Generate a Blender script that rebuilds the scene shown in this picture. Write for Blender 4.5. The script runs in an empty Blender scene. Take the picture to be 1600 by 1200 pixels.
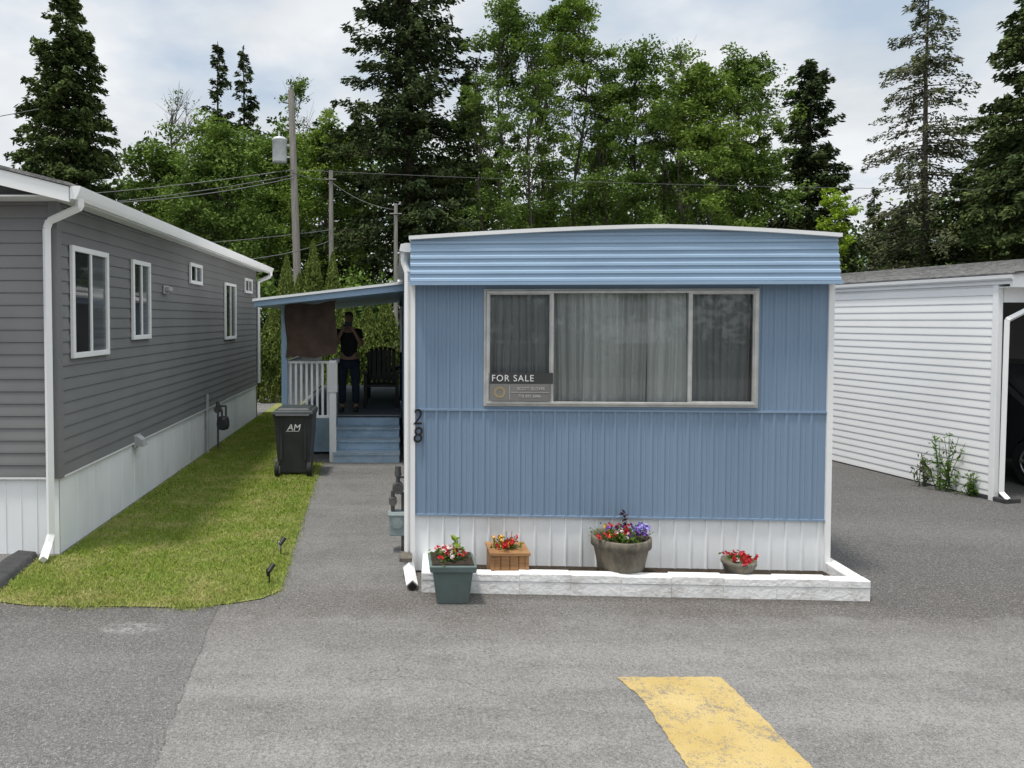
import bpy, math, random
import numpy as np
from mathutils import Matrix, Vector
random.seed(7)
scene = bpy.context.scene
COL = scene.collection

# ------------------------------------------------------------------ materials
def nmat(name):
    m = bpy.data.materials.new(name); m.use_nodes = True
    nt = m.node_tree; nt.nodes.clear()
    out = nt.nodes.new('ShaderNodeOutputMaterial')
    return m, nt, out
def N(nt, t, **kw):
    n = nt.nodes.new('ShaderNode'+t)
    return n
def L(nt, a, b): nt.links.new(a, b)
def rgba(c): return (c[0], c[1], c[2], 1)
def noise(nt, vec, scale, detail=4, rough=.55):
    n = N(nt, 'TexNoise'); n.inputs['Scale'].default_value = scale
    n.inputs['Detail'].default_value = detail; n.inputs['Roughness'].default_value = rough
    if vec is not None: L(nt, vec, n.inputs['Vector'])
    return n.outputs['Fac']
def mapr(nt, val, a, b, c=0, d=1):
    n = N(nt, 'MapRange'); L(nt, val, n.inputs[0])
    for i, v in zip((1, 2, 3, 4), (a, b, c, d)): n.inputs[i].default_value = v
    return n.outputs[0]
def mixc(nt, fac, a, b, blend='MIX'):
    n = N(nt, 'MixRGB'); n.blend_type = blend
    for s, v in ((n.inputs[0], fac), (n.inputs[1], a), (n.inputs[2], b)):
        if hasattr(v, 'is_linked'): L(nt, v, s)
        elif isinstance(v, (int, float)): s.default_value = v
        else: s.default_value = rgba(v)
    return n.outputs[0]
def mth(nt, op, a, b=0.0):
    n = N(nt, 'Math'); n.operation = op
    for s, v in ((n.inputs[0], a), (n.inputs[1], b)):
        if hasattr(v, 'is_linked'): L(nt, v, s)
        else: s.default_value = v
    return n.outputs[0]
def P(name, c1, c2=None, scale=3, rough=.6, bump=0, bscale=60, metal=0, spec=.4, stretch=(1, 1, 1),
      dirt=None, dirt_amt=.5, dscale=2.0, lo=.35, hi=.65):
    m, nt, out = nmat(name)
    tc = N(nt, 'TexCoord').outputs['Object']
    mp = N(nt, 'Mapping'); mp.inputs['Scale'].default_value = stretch; L(nt, tc, mp.inputs[0]); v = mp.outputs[0]
    b = N(nt, 'BsdfPrincipled')
    b.inputs['Roughness'].default_value = rough; b.inputs['Metallic'].default_value = metal
    b.inputs['Specular IOR Level'].default_value = spec
    if c2 is None: c2 = tuple(x*.82 for x in c1)
    col = mixc(nt, mapr(nt, noise(nt, v, scale, 3), lo, hi), c1, c2)
    if dirt:
        col = mixc(nt, mapr(nt, noise(nt, v, dscale, 6, .7), .5, .75, 0, dirt_amt), col, dirt)
    L(nt, col, b.inputs['Base Color'])
    if bump:
        bp = N(nt, 'Bump'); bp.inputs['Strength'].default_value = bump; bp.inputs['Distance'].default_value = .02
        L(nt, noise(nt, v, bscale, 3), bp.inputs['Height']); L(nt, bp.outputs[0], b.inputs['Normal'])
    L(nt, b.outputs[0], out.inputs[0])
    return m
def leafmat(name, c1, c2, clump=.5, trans=0):
    m, nt, out = nmat(name)
    g = N(nt, 'NewGeometry')
    tc = N(nt, 'TexCoord').outputs['Object']
    f = mapr(nt, noise(nt, tc, clump, 1), .35, .65)
    r = g.outputs['Random Per Island']
    fac = mth(nt, 'ADD', mth(nt, 'MULTIPLY', f, .55), mth(nt, 'MULTIPLY', r, .45))
    col = mixc(nt, fac, c1, c2)
    d = N(nt, 'BsdfDiffuse')
    L(nt, col, d.inputs[0])
    if trans:
        t = N(nt, 'BsdfTranslucent')
        L(nt, mixc(nt, 1.0, col, (1.3, 1.4, .6), 'MULTIPLY'), t.inputs[0])
        mx = N(nt, 'MixShader'); mx.inputs[0].default_value = trans
        L(nt, d.outputs[0], mx.inputs[1]); L(nt, t.outputs[0], mx.inputs[2]); L(nt, mx.outputs[0], out.inputs[0])
    else: L(nt, d.outputs[0], out.inputs[0])
    return m

WHITE = P('white_paint', (.84, .84, .83), (.78, .78, .78), 1.5, .5, dirt=(.50, .49, .46), dirt_amt=.3, dscale=1.2)
WHITE2 = P('white_vinyl', (.88, .88, .87), (.84, .84, .84), .8, .45, dirt=(.62, .62, .58), dirt_amt=.2, dscale=.7)
SKIRTW = P('skirt_white', (.86, .87, .88), (.79, .81, .82), 2, .55, stretch=(1, 1, .3), dirt=(.48, .47, .43), dirt_amt=.35)
BLOCKW = P('painted_block', (.85, .845, .835), (.79, .785, .77), 5, .8, bump=.4, bscale=32, dirt=(.36, .32, .27), dirt_amt=.55, dscale=5)
BLUE = P('blue_paint', (.212, .296, .405), (.186, .264, .366), .8, .5, stretch=(1, 1, .4), dirt=(.14, .20, .28), dirt_amt=.35, dscale=1.0)
BLUEB = P('blue_trim_paint', (.235, .325, .44), (.20, .28, .385), 1.5, .5, dirt=(.14, .2, .27), dirt_amt=.4)
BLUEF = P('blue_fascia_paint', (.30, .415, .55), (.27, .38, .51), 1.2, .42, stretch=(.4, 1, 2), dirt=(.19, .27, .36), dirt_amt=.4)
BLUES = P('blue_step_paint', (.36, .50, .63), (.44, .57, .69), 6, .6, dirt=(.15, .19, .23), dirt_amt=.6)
DECKM = P('deck_paint_shaded', (.10, .12, .14), (.13, .15, .17), 6, .7, dirt=(.05, .05, .05), dirt_amt=.6)  # deep porch shade is put into the colour of the deck boards
GREY = P('grey_siding', (.215, .213, .213), (.185, .183, .184), 1.0, .55, bump=.1, bscale=30, dirt=(.26, .255, .245), dirt_amt=.3, dscale=.8)
SHING = P('shingles', (.27, .265, .26), (.16, .158, .155), 9, .95, bump=.6, bscale=30, dirt=(.08, .08, .07), dirt_amt=.6)
ALU = P('aluminium', (.62, .62, .6), (.5, .5, .48), 8, .4, metal=.5)
DARK = P('dark_plastic', (.034, .036, .040), (.05, .05, .054), 5, .45)
CABLE = P('cable_grey', (.10, .10, .10), (.16, .16, .16), 5, .6)
BLACK = P('black_paint', (.012, .012, .012), (.02, .02, .02), 5, .4)
LIDM = P('bin_lid_plastic', (.045, .055, .055), (.03, .038, .04), 5, .5)
METERG = P('meter_grey_green', (.28, .33, .33), (.2, .24, .24), 8, .5, dirt=(.1, .1, .09))
PIPE = P('dark_pipe', (.09, .09, .09), (.16, .15, .14), 12, .5, metal=.4)
POTG = P('grey_green_plastic', (.12, .165, .16), (.095, .13, .125), 6, .5, dirt=(.25, .25, .22), dirt_amt=.3)
WOODO = P('cedar_box_wood', (.38, .20, .085), (.22, .11, .045), 5, .6, stretch=(1, 1, 8), bump=.2)
BARREL = P('barrel_clay', (.19, .16, .12), (.11, .10, .08), 7, .85, bump=.5, bscale=25, dirt=(.3, .29, .26), dirt_amt=.5, stretch=(3, 3, 1))
SOIL = P('soil', (.05, .035, .022), (.025, .018, .012), 20, 1, bump=1, bscale=60)
BARK = P('bark', (.075, .06, .045), (.035, .028, .022), 6, .95, stretch=(3, 3, .6))
BARKL = P('grey_bark', (.14, .125, .10), (.07, .06, .05), 5, .95, stretch=(3, 3, .6))
POLEW = P('pole_wood', (.30, .28, .25), (.20, .185, .165), 5, .9, stretch=(6, 6, .4))
TRANSF = P('transformer_grey', (.55, .57, .58), (.46, .48, .49), 4, .4)
TARP = P('brown_mesh_cloth', (.105, .068, .05), (.07, .045, .034), 5, .95, bump=.3, bscale=90)
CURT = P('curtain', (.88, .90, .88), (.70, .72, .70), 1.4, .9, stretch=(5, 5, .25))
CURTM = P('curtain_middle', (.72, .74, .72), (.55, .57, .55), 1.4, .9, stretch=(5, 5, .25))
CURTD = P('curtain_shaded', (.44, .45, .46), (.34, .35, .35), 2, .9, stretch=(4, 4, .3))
SIGND = P('sign_dark', (.04, .04, .042), (.05, .05, .052), 3, .5)
SIGNG = P('sign_grey', (.20, .195, .19), (.17, .165, .16), 3, .5)
SIGNT = P('sign_light_grey', (.55, .54, .53), (.5, .49, .48), 3, .5)
SIGNW = P('sign_white', (.75, .75, .73), (.7, .7, .68), 3, .5)
SIGNO = P('sign_gold', (.34, .27, .14), (.30, .23, .12), 3, .5)
SKIN = P('skin', (.30, .18, .12), (.25, .15, .10), 9, .5)
SHIRT = P('black_cotton', (.010, .010, .012), (.016, .016, .018), 12, .9)
JEANS = P('denim', (.022, .03, .05), (.016, .022, .04), 15, .9)
HAIRM = P('dark_hair', (.02, .013, .01), (.03, .02, .015), 30, .6)
SHOE = P('dark_shoe', (.02, .02, .02), (.03, .03, .03), 5, .6)
CARP = P('car_paint', (.02, .022, .026), (.022, .024, .028), 2, .2, spec=.6)
RUB = P('rubber', (.015, .015, .015), (.022, .022, .022), 10, .8)
CHROME = P('alloy', (.5, .5, .5), (.4, .4, .4), 5, .3, metal=.8)
VENTM = P('vent_grey', (.45, .45, .45), (.38, .38, .38), 5, .5)
KERBM = P('asphalt_kerb_dark', (.045, .045, .047), (.065, .065, .065), 12, .95, bump=.8, bscale=80)
FRED = P('petal_red', (.55, .02, .02), (.4, .01, .03), 30, .6)
FYEL = P('petal_yellow', (.7, .45, .03), (.75, .3, .02), 30, .6)
FWHI = P('petal_white', (.75, .7, .66), (.75, .5, .5), 30, .6)
FPUR = P('petal_purple', (.12, .03, .28), (.2, .08, .42), 30, .6)
FLIL = P('petal_lilac', (.35, .3, .7), (.25, .2, .55), 30, .6)
FPLU = P('plum_leaf', (.05, .012, .03), (.03, .01, .02), 30, .6)

m, nt, out = nmat('window_glass'); GLASS = m
fr = N(nt, 'Fresnel'); fr.inputs[0].default_value = 1.5
tr = N(nt, 'BsdfTransparent'); tr.inputs[0].default_value = (.90, .92, .92, 1)
gl = N(nt, 'BsdfGlossy'); gl.inputs['Roughness'].default_value = .02
mx = N(nt, 'MixShader'); L(nt, mth(nt, 'MULTIPLY', fr.outputs[0], 1.3), mx.inputs[0])
L(nt, tr.outputs[0], mx.inputs[1]); L(nt, gl.outputs[0], mx.inputs[2]); L(nt, mx.outputs[0], out.inputs[0])
DGLASS = P('dark_window_glass', (.012, .014, .016), (.03, .033, .035), 1.5, .04, spec=.4, bump=.03, bscale=3)
BGLASS = P('blinds_behind_glass', (.13, .14, .15), (.085, .09, .095), 2, .08, spec=.4, stretch=(.2, .2, 12))

SPR = leafmat('spruce_needles', (.020, .036, .018), (.09, .115, .046), .7)
SPR2 = leafmat('fir_needles', (.027, .046, .019), (.12, .16, .052), .6)
CED = leafmat('cedar_leaves', (.030, .052, .022), (.13, .165, .06), .6)
LARCH = leafmat('sparse_conifer_leaves', (.065, .078, .042), (.17, .185, .10), .6)
DEC = leafmat('broad_leaves', (.055, .105, .022), (.27, .36, .092), .6, .2)
DEC2 = leafmat('broad_leaves_dark', (.045, .088, .022), (.21, .295, .08), .55, .16)
DEC3 = leafmat('fresh_leaves', (.14, .22, .02), (.34, .45, .07), .6, .3)
WOODS = leafmat('woodland_leaves', (.020, .040, .014), (.14, .20, .056), .25)
ARB = leafmat('hedge_cedar_leaves', (.055, .085, .02), (.20, .25, .065), 1.2)
GREENP = leafmat('pot_plant_leaves', (.05, .1, .02), (.14, .22, .05), 8, .3)

m, nt, out = nmat('grass_blades'); GRASS = m
tc = N(nt, 'TexCoord').outputs['Object']; g = N(nt, 'NewGeometry')
sxg = N(nt, 'SeparateXYZ'); L(nt, tc, sxg.inputs[0])
dry = mth(nt, 'ADD', mapr(nt, noise(nt, tc, 2.2, 4, .7), .48, .68), mapr(nt, sxg.outputs[1], 6.3, 5.7, 0, .4))
c = mixc(nt, g.outputs['Random Per Island'], (.135, .205, .028), (.27, .345, .062))
c = mixc(nt, mth(nt, 'MINIMUM', mth(nt, 'MULTIPLY', dry, .62), .8), c, (.46, .41, .18))
d = N(nt, 'BsdfDiffuse')
L(nt, c, d.inputs[0]); L(nt, d.outputs[0], out.inputs[0])
TURF = P('turf_soil', (.14, .19, .04), (.26, .23, .09), 3, 1)
GROUND = P('ground_mixed', (.05, .06, .025), (.08, .07, .045), .6, 1)

# asphalt
m, nt, out = nmat('asphalt'); ASPH = m
tc = N(nt, 'TexCoord').outputs['Object']
sx = N(nt, 'SeparateXYZ'); L(nt, tc, sx.inputs[0]); X, Y = sx.outputs[0], sx.outputs[1]
nf = noise(nt, tc, 150, 2, .7); nm = noise(nt, tc, 1.1, 5, .6); nl = noise(nt, tc, .35, 2)
ng = noise(nt, tc, 48, 3, .8)
n3 = noise(nt, tc, 5, 5, .7)
mp = N(nt, 'Mapping'); mp.inputs['Scale'].default_value = (.25, 2.2, 1); L(nt, tc, mp.inputs[0])
ns = noise(nt, mp.outputs[0], 1.3, 3)
col = mixc(nt, mapr(nt, nm, .35, .65), (.170, .165, .158), (.240, .234, .225))
col = mixc(nt, mapr(nt, ns, .42, .62, 0, .55), col, (.295, .287, .275))
col = mixc(nt, mapr(nt, n3, .5, .72, 0, .45), col, (.108, .105, .101))
wob = mth(nt, 'MULTIPLY', mth(nt, 'SUBTRACT', noise(nt, tc, 2.2, 5, .7), .5), .35)
ye = mth(nt, 'ADD', Y, mth(nt, 'MULTIPLY', wob, 1.3))
drv = mth(nt, 'MULTIPLY', mapr(nt, ye, 5.32, 5.48), mapr(nt, X, 3.2, 3.9, .34, .82))
col = mixc(nt, drv, col, (.072, .070, .069))
lit = mth(nt, 'MULTIPLY', mapr(nt, mth(nt, 'ABSOLUTE', mth(nt, 'SUBTRACT', mth(nt, 'ADD', ye, mth(nt, 'MULTIPLY', X, .25)), 9.1)), .7, .1, 0, .35), mapr(nt, X, 3.8, 4.2))  # diagonal sunlit band painted into the driveway colour
col = mixc(nt, lit, col, (.19, .185, .178))
brn = mth(nt, 'MULTIPLY', mapr(nt, ye, 4.85, 5.5), mapr(nt, ye, 6.4, 5.7))
col = mixc(nt, mth(nt, 'MULTIPLY', brn, mapr(nt, nm, .38, .58, .1, .75)), col, (.108, .092, .080))
xl = mth(nt, 'ADD', mth(nt, 'ADD', X, mth(nt, 'MULTIPLY', wob, .35)), mth(nt, 'MULTIPLY', mth(nt, 'SUBTRACT', Y, 5.5), .08))
left = mth(nt, 'MULTIPLY', mapr(nt, xl, -1.36, -1.40), mapr(nt, Y, 5.9, 5.6))
col = mixc(nt, mth(nt, 'MULTIPLY', left, .55), col, (.098, .096, .097))
crk = mth(nt, 'MULTIPLY', mapr(nt, mth(nt, 'ABSOLUTE', mth(nt, 'ADD', xl, 1.38)), .002, .011, 1, 0), mapr(nt, Y, 5.7, 5.6))
col = mixc(nt, mth(nt, 'MULTIPLY', crk, .55), col, (.05, .05, .05))
vv = N(nt, 'VectorMath'); vv.operation = 'ADD'; nn = N(nt, 'TexNoise'); nn.inputs['Scale'].default_value = 1.5; nn.inputs['Detail'].default_value = 5
L(nt, tc, nn.inputs['Vector']); L(nt, tc, vv.inputs[0]); L(nt, nn.outputs['Color'], vv.inputs[1])
vo = N(nt, 'TexVoronoi'); vo.feature = 'DISTANCE_TO_EDGE'; vo.inputs['Scale'].default_value = .6; L(nt, vv.outputs[0], vo.inputs['Vector'])
ck = mth(nt, 'MULTIPLY', mapr(nt, vo.outputs['Distance'], .0, .005, 1, 0), mapr(nt, nl, .45, .58, 0, .6))
col = mixc(nt, ck, col, (.05, .05, .05))
pl = mth(nt, 'ADD', Y, mth(nt, 'MULTIPLY', X, .054))
seam = mth(nt, 'MULTIPLY', mapr(nt, pl, 5.80, 5.93), mth(nt, 'MULTIPLY', mapr(nt, X, .1, .3), mapr(nt, X, 4.0, 3.7)))
col = mixc(nt, mth(nt, 'MULTIPLY', seam, .7), col, (.05, .042, .036))
dx = mth(nt, 'DIVIDE', mth(nt, 'ADD', X, 1.93), .24); dy = mth(nt, 'DIVIDE', mth(nt, 'SUBTRACT', Y, 5.23), .10)
rr_ = mth(nt, 'ADD', mth(nt, 'MULTIPLY', dx, dx), mth(nt, 'MULTIPLY', dy, dy))
sc = mth(nt, 'MULTIPLY', mapr(nt, rr_, 1.2, .3), mapr(nt, noise(nt, tc, 14, 6, .8), .42, .62, 0, .75))
col = mixc(nt, sc, col, (.42, .41, .40))
col = mixc(nt, mapr(nt, ng, .53, .68, 0, .42), col, (.42, .405, .385))
col = mixc(nt, mapr(nt, ng, .47, .32, 0, .55), col, (.055, .054, .052))
col = mixc(nt, mapr(nt, nf, .56, .70, 0, .6), col, (.50, .485, .46))
col = mixc(nt, mapr(nt, nf, .46, .3, 0, .65), col, (.04, .04, .04))
b = N(nt, 'BsdfPrincipled'); b.inputs['Roughness'].default_value = .9; b.inputs['Specular IOR Level'].default_value = .2
L(nt, col, b.inputs['Base Color'])
bp = N(nt, 'Bump'); bp.inputs['Strength'].default_value = .7; bp.inputs['Distance'].default_value = .014
L(nt, mth(nt, 'ADD', nf, ng), bp.inputs['Height']); L(nt, bp.outputs[0], b.inputs['Normal']); L(nt, b.outputs[0], out.inputs[0])

m, nt, out = nmat('worn_yellow_paint'); YEL = m
tc = N(nt, 'TexCoord').outputs['Object']
n1 = noise(nt, tc, 5, 7, .8); n2 = noise(nt, tc, 110, 3, .75); n5 = noise(nt, tc, 38, 4, .8)
col = mixc(nt, mapr(nt, noise(nt, tc, 3, 4), .35, .65), (.50, .36, .12), (.58, .44, .19))
w = mth(nt, 'ADD', mth(nt, 'MULTIPLY', n1, .38), mth(nt, 'ADD', mth(nt, 'MULTIPLY', n5, .34), mth(nt, 'MULTIPLY', n2, .28)))
col = mixc(nt, mapr(nt, w, .515, .555, 0, .85), col, (.21, .19, .165))
col = mixc(nt, mapr(nt, n2, .54, .66, 0, .6), col, (.29, .24, .14))
b = N(nt, 'BsdfPrincipled'); b.inputs['Roughness'].default_value = .85; L(nt, col, b.inputs['Base Color'])
bp = N(nt, 'Bump'); bp.inputs['Strength'].default_value = .7; bp.inputs['Distance'].default_value = .014
L(nt, mth(nt, 'ADD', n2, n5), bp.inputs['Height']); L(nt, bp.outputs[0], b.inputs['Normal']); L(nt, b.outputs[0], out.inputs[0])

# ------------------------------------------------------------------ builders
def root(name, loc, label, category, group=None):
    e = bpy.data.objects.new(name, None); e.location = loc; e.empty_display_size = .2
    COL.objects.link(e); e['label'] = label; e['category'] = category
    if group: e['group'] = group
    return e
def tag(o, label=None, category=None, group=None, kind=None):
    if label: o['label'] = label
    if category: o['category'] = category
    if group: o['group'] = group
    if kind: o['kind'] = kind
    return o
class MB:
    def __init__(s): s.v = []; s.f = []; s.m = []; s.sm = []
    def add(s, vs, fs, m=0, smooth=False):
        o = len(s.v); s.v += [tuple(x) for x in vs]
        for f in fs: s.f.append([o+i for i in f]); s.m.append(m); s.sm.append(smooth)
        return s
    def box(s, x0, x1, y0, y1, z0, z1, m=0, tx=0, ty=0):
        vs = [(x0, y0, z0), (x1, y0, z0), (x1, y1, z0), (x0, y1, z0), (x0-tx, y0-ty, z1), (x1+tx, y0-ty, z1), (x1+tx, y1+ty, z1), (x0-tx, y1+ty, z1)]
        return s.add(vs, [(3, 2, 1, 0), (4, 5, 6, 7), (0, 1, 5, 4), (1, 2, 6, 5), (2, 3, 7, 6), (3, 0, 4, 7)], m)
    def cyl(s, p0, p1, r0, r1=None, n=10, m=0, caps=True, smooth=True):
        if r1 is None: r1 = r0
        p0 = Vector(p0); p1 = Vector(p1); d = (p1-p0)
        if d.length < 1e-6: return s
        d.normalize(); a = Vector((0, 0, 1)) if abs(d.z) < .9 else Vector((1, 0, 0))
        u = d.cross(a).normalized(); w = d.cross(u)
        vs = []
        for p, r in ((p0, r0), (p1, r1)):
            for i in range(n):
                t = 2*math.pi*i/n
                vs.append(p+u*math.cos(t)*r+w*math.sin(t)*r)
        fs = [(i, (i+1) % n, n+(i+1) % n, n+i) for i in range(n)]
        s.add(vs, fs, m, smooth)
        if caps: s.add(vs, [tuple(range(n))[::-1], tuple(range(n, 2*n))], m)
        return s
    def tube(s, pts, r, n=8, m=0):
        for a, b in zip(pts[:-1], pts[1:]): s.cyl(a, b, r, r, n, m)
        return s
    def rtube(s, pts, w, m=0):
        for a, b in zip(pts[:-1], pts[1:]): s.cyl(a, b, w*.707, w*.707, 4, m, smooth=False)
        return s
    def lathe(s, prof, c, n=24, m=0, smooth=True):
        vs = [];
        for r, z in prof:
            for i in range(n):
                t = 2*math.pi*i/n; vs.append((c[0]+r*math.cos(t), c[1]+r*math.sin(t), c[2]+z))
        fs = []
        for j in range(len(prof)-1):
            for i in range(n): fs.append((j*n+i, j*n+(i+1) % n, (j+1)*n+(i+1) % n, (j+1)*n+i))
        s.add(vs, fs, m, smooth); s.add(vs, [tuple(range(n))[::-1], tuple(range((len(prof)-1)*n, len(prof)*n))], m)
        return s
    def ext(s, prof, vec, m=0, close=False, smooth=False):
        n = len(prof); V = Vector(vec)
        vs = [Vector(p) for p in prof]+[Vector(p)+V for p in prof]
        k = n if close else n-1
        s.add(vs, [(i, (i+1) % n, n+(i+1) % n, n+i) for i in range(k)], m, smooth)
        if close: s.add(vs, [tuple(range(n))[::-1], tuple(range(n, 2*n))], m)
        return s
    def obj(s, name, mats, parent=None, M=None, bevel=0, loc=None):
        me = bpy.data.meshes.new(name)
        vs = [Vector(v) for v in s.v]
        if M is not None: vs = [M @ v for v in vs]
        off = Vector(parent.location) if parent is not None else Vector(loc or (0, 0, 0))
        me.from_pydata([v-off for v in vs], [], s.f)
        if not isinstance(mats, (list, tuple)): mats = [mats]
        for mm in mats: me.materials.append(mm)
        me.polygons.foreach_set('material_index', s.m); me.polygons.foreach_set('use_smooth', s.sm)
        me.update()
        o = bpy.data.objects.new(name, me); COL.objects.link(o)
        if parent is not None: o.parent = parent
        else: o.location = off
        if bevel:
            b = o.modifiers.new('b', 'BEVEL'); b.width = bevel; b.segments = 2; b.limit_method = 'ANGLE'; b.angle_limit = math.radians(40)
        return o
def quads_obj(name, C, A, B, mat, parent=None, tri=False):
    n = len(C)
    V = np.empty((n, 4, 3)); V[:, 0] = C-A*.5; V[:, 1] = C+B*.5; V[:, 2] = C+A*.5; V[:, 3] = C-B*.5
    V = V.reshape(-1, 3)
    if parent is not None: V = V-np.array(parent.location)
    me = bpy.data.meshes.new(name)
    me.vertices.add(n*4); me.loops.add(n*4); me.polygons.add(n)
    me.vertices.foreach_set('co', V.astype(np.float32).ravel())
    me.loops.foreach_set('vertex_index', np.arange(n*4, dtype=np.int32))
    me.polygons.foreach_set('loop_start', np.arange(0, n*4, 4, dtype=np.int32))
    me.polygons.foreach_set('loop_total', np.full(n, 4, dtype=np.int32))
    me.materials.append(mat); me.update(calc_edges=True)
    o = bpy.data.objects.new(name, me); COL.objects.link(o)
    if parent is not None: o.parent = parent
    return o
def unit(a): return a/np.maximum(np.linalg.norm(a, axis=1, keepdims=True), 1e-6)
def text(name, body, size, M, mat, parent, ext=.002, sx=1, align='LEFT', bold=0, font_shear=0, space=1):
    cu = bpy.data.curves.new(name, 'FONT'); cu.body = body; cu.size = size; cu.extrude = ext; cu.align_x = align
    cu.offset = bold; cu.shear = font_shear; cu.space_character = space
    t = bpy.data.objects.new('tmp', cu); COL.objects.link(t)
    dg = bpy.context.evaluated_depsgraph_get()
    me = bpy.data.meshes.new_from_object(t.evaluated_get(dg)); bpy.data.objects.remove(t)
    me.transform(Matrix.Translation(-Vector(parent.location)) @ M @ Matrix.Rotation(math.pi/2, 4, 'X') @ Matrix.Diagonal((sx, 1, 1, 1)))
    me.materials.clear(); me.materials.append(mat); me.name = name
    o = bpy.data.objects.new(name, me); COL.objects.link(o); o.parent = parent
    return o
def T(x, y, z): return Matrix.Translation((x, y, z))
def sub(o, par):
    o.parent = par; return o

# ------------------------------------------------------------------ ground
def sheet(name, pts, z, mat, kind='structure'):
    b = MB(); b.add([(x, y, z) for x, y in pts], [tuple(range(len(pts)))]); o = b.obj(name, mat); o['kind'] = kind; return o
sheet('ground', [(-250, -60), (250, -60), (250, 300), (-250, 300)], 0, GROUND)
sheet('road', [(-40, -16), (40, -16), (40, 5.62), (-40, 5.62)], .004, ASPH)
sheet('driveway', [(-14, 5.62), (20, 5.62), (20, 22), (-14, 22)], .0041, ASPH)
lawn_pts = [(-3.24, 5.74), (-2.9, 5.64), (-2.2, 5.62), (-1.6, 5.60), (-1.3, 5.68), (-1.08, 5.78), (-.95, 5.95), (-1.0, 7), (-1.07, 9), (-1.13, 10.7),
            (-1.14, 11.3), (-1.95, 11.4), (-1.95, 20), (-3.2, 20), (-3.2, 6.88), (-3.38, 6.8)]
sheet('lawn_ground', lawn_pts, .012, TURF)
rng = np.random.default_rng(3)
def inpoly(x, y, poly):
    r = np.zeros(len(x), bool); j = len(poly)-1
    for i in range(len(poly)):
        xi, yi = poly[i]; xj, yj = poly[j]
        c = ((yi > y) != (yj > y)) & (x < (xj-xi)*(y-yi)/(yj-yi+1e-12)+xi); r ^= c; j = i
    return r
n = 210000
gx = rng.uniform(-3.5, -.85, n); gy = 5.5+12*rng.random(n)**1.6
jx = gx+rng.normal(0, .035, n); jy = gy+rng.normal(0, .04, n)+.03*np.sin(gx*7)
k = inpoly(jx, jy, lawn_pts); k &= ~((gx < -3.2) & (gy > 6.8))
gx, gy = gx[k], gy[k]; n = len(gx)
hh = rng.uniform(.012, .032, n)*(1+.15*np.sin(gx*5+gy*3)*np.sin(gy*4))
A = np.stack([rng.normal(0, .6, n)*hh, rng.normal(0, .6, n)*hh, hh], 1)
th = rng.uniform(0, 6.28, n); wd = .0055+.0007*(gy-5.5)
B = np.stack([np.cos(th)*wd, np.sin(th)*wd, wd*0], 1)
C = np.stack([gx, gy, .012+hh*.45], 1)
o = quads_obj('lawn_grass', C, A, B, GRASS); o['kind'] = 'stuff'
pts = []
def rag(a, b, n, amp):
    for i in range(n):
        t = i/n; pts.append((a[0]+(b[0]-a[0])*t+random.uniform(-amp, amp), a[1]+(b[1]-a[1])*t+random.uniform(-amp, amp)))
rag((1.40, 4.50), (2.06, 4.50), 40, .006); rag((2.06, 4.50), (2.17, 2.2), 80, .006); rag((2.17, 2.2), (1.49, 2.2), 6, .01); rag((1.49, 2.2), (1.475, 4.1), 60, .008); rag((1.475, 4.1), (1.46, 4.3), 10, .008); rag((1.46, 4.3), (1.40, 4.50), 10, .008)
sheet('yellow_road_marking', pts, .009, YEL)
b = MB(); b.ext([(-3.36, 6.78, 0), (-3.40, 6.78, .07), (-3.56, 6.78, .085), (-3.70, 6.78, .0)], (.17, -1.55, 0), close=True)
o = b.obj('kerb', KERBM, bevel=.02); o['kind'] = 'structure'

# ------------------------------------------------------------------ siding helpers
def lap(b, p0, p1, outn, z0, z1, per=.115, dep=.014, m=0, top=None):
    p0 = Vector(p0); p1 = Vector(p1); on = Vector(outn)
    prof = []; z = z0
    while z < z1-1e-4:
        ze = min(z+per, z1)
        prof += [p0+on*0+Vector((0, 0, z)), p0+on*dep+Vector((0, 0, z+.002)), p0+on*dep*.95+Vector((0, 0, z+per*.2)), p0+on*.002+Vector((0, 0, ze-.003))]
        z = ze
    b.ext(prof, p1-p0, m)
def ribs(b, u0, u1, y, z0, z1, per=.1, w=.022, dep=.012, m=0, out=-1, axis='u', phase=0, dbl=False):
    prof = [(u0, y, z0)]
    k = math.floor((u0-phase)/per)-1
    while True:
        c = phase+k*per
        k += 1
        if c-w*1.2 <= u0: continue
        if c+w*1.2 >= u1: break
        for du, dd in ((-w, 0), (-w*.45, dep), (w*.45, dep), (w, 0)): prof.append((c+du, y+out*dd, z0))
        if dbl:
            c2 = c+per*.5
            if c2+w < u1:
                for du, dd in ((-w*.5, 0), (0, dep*.45), (w*.5, 0)): prof.append((c2+du, y+out*dd, z0))
    prof.append((u1, y, z0))
    b.ext(prof, (0, 0, z1-z0), m)

# ------------------------------------------------------------------ blue mobile home
TR = root('blue_mobile_home', (1.95, 13, 0), 'slate blue mobile home with white skirting and wide front window', 'mobile home')
MF = Matrix.Translation((.16, 6.4, 0)) @ Matrix.Rotation(math.atan2(-.2, 3.57), 4, 'Z')
W = 3.576
b = MB()
RP = .104
ribs(b, 0.02, W-.02, 0, .532, 1.462, RP, .018, .011, dbl=True)
ribs(b, 0.02, .635, 0, 1.474, 2.60, RP, .018, .011, dbl=True)
ribs(b, 2.965, W-.02, 0, 1.474, 2.60, RP, .018, .011, dbl=True)
b.box(.63, 2.97, 0.001, .02, 2.50, 2.60); b.box(.63, 2.97, 0.001, .02, 1.474, 1.53)
b.obj('front_wall', BLUE, TR, MF)
b = MB(); b.box(.0, W, -.015, .0, 1.459, 1.476); b.obj('belt_trim', BLUEB, TR, MF)
b = MB(); b.box(.0, W, -.014, .0, .522, .538); b.obj('base_trim', BLUEB, TR, MF)
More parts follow.
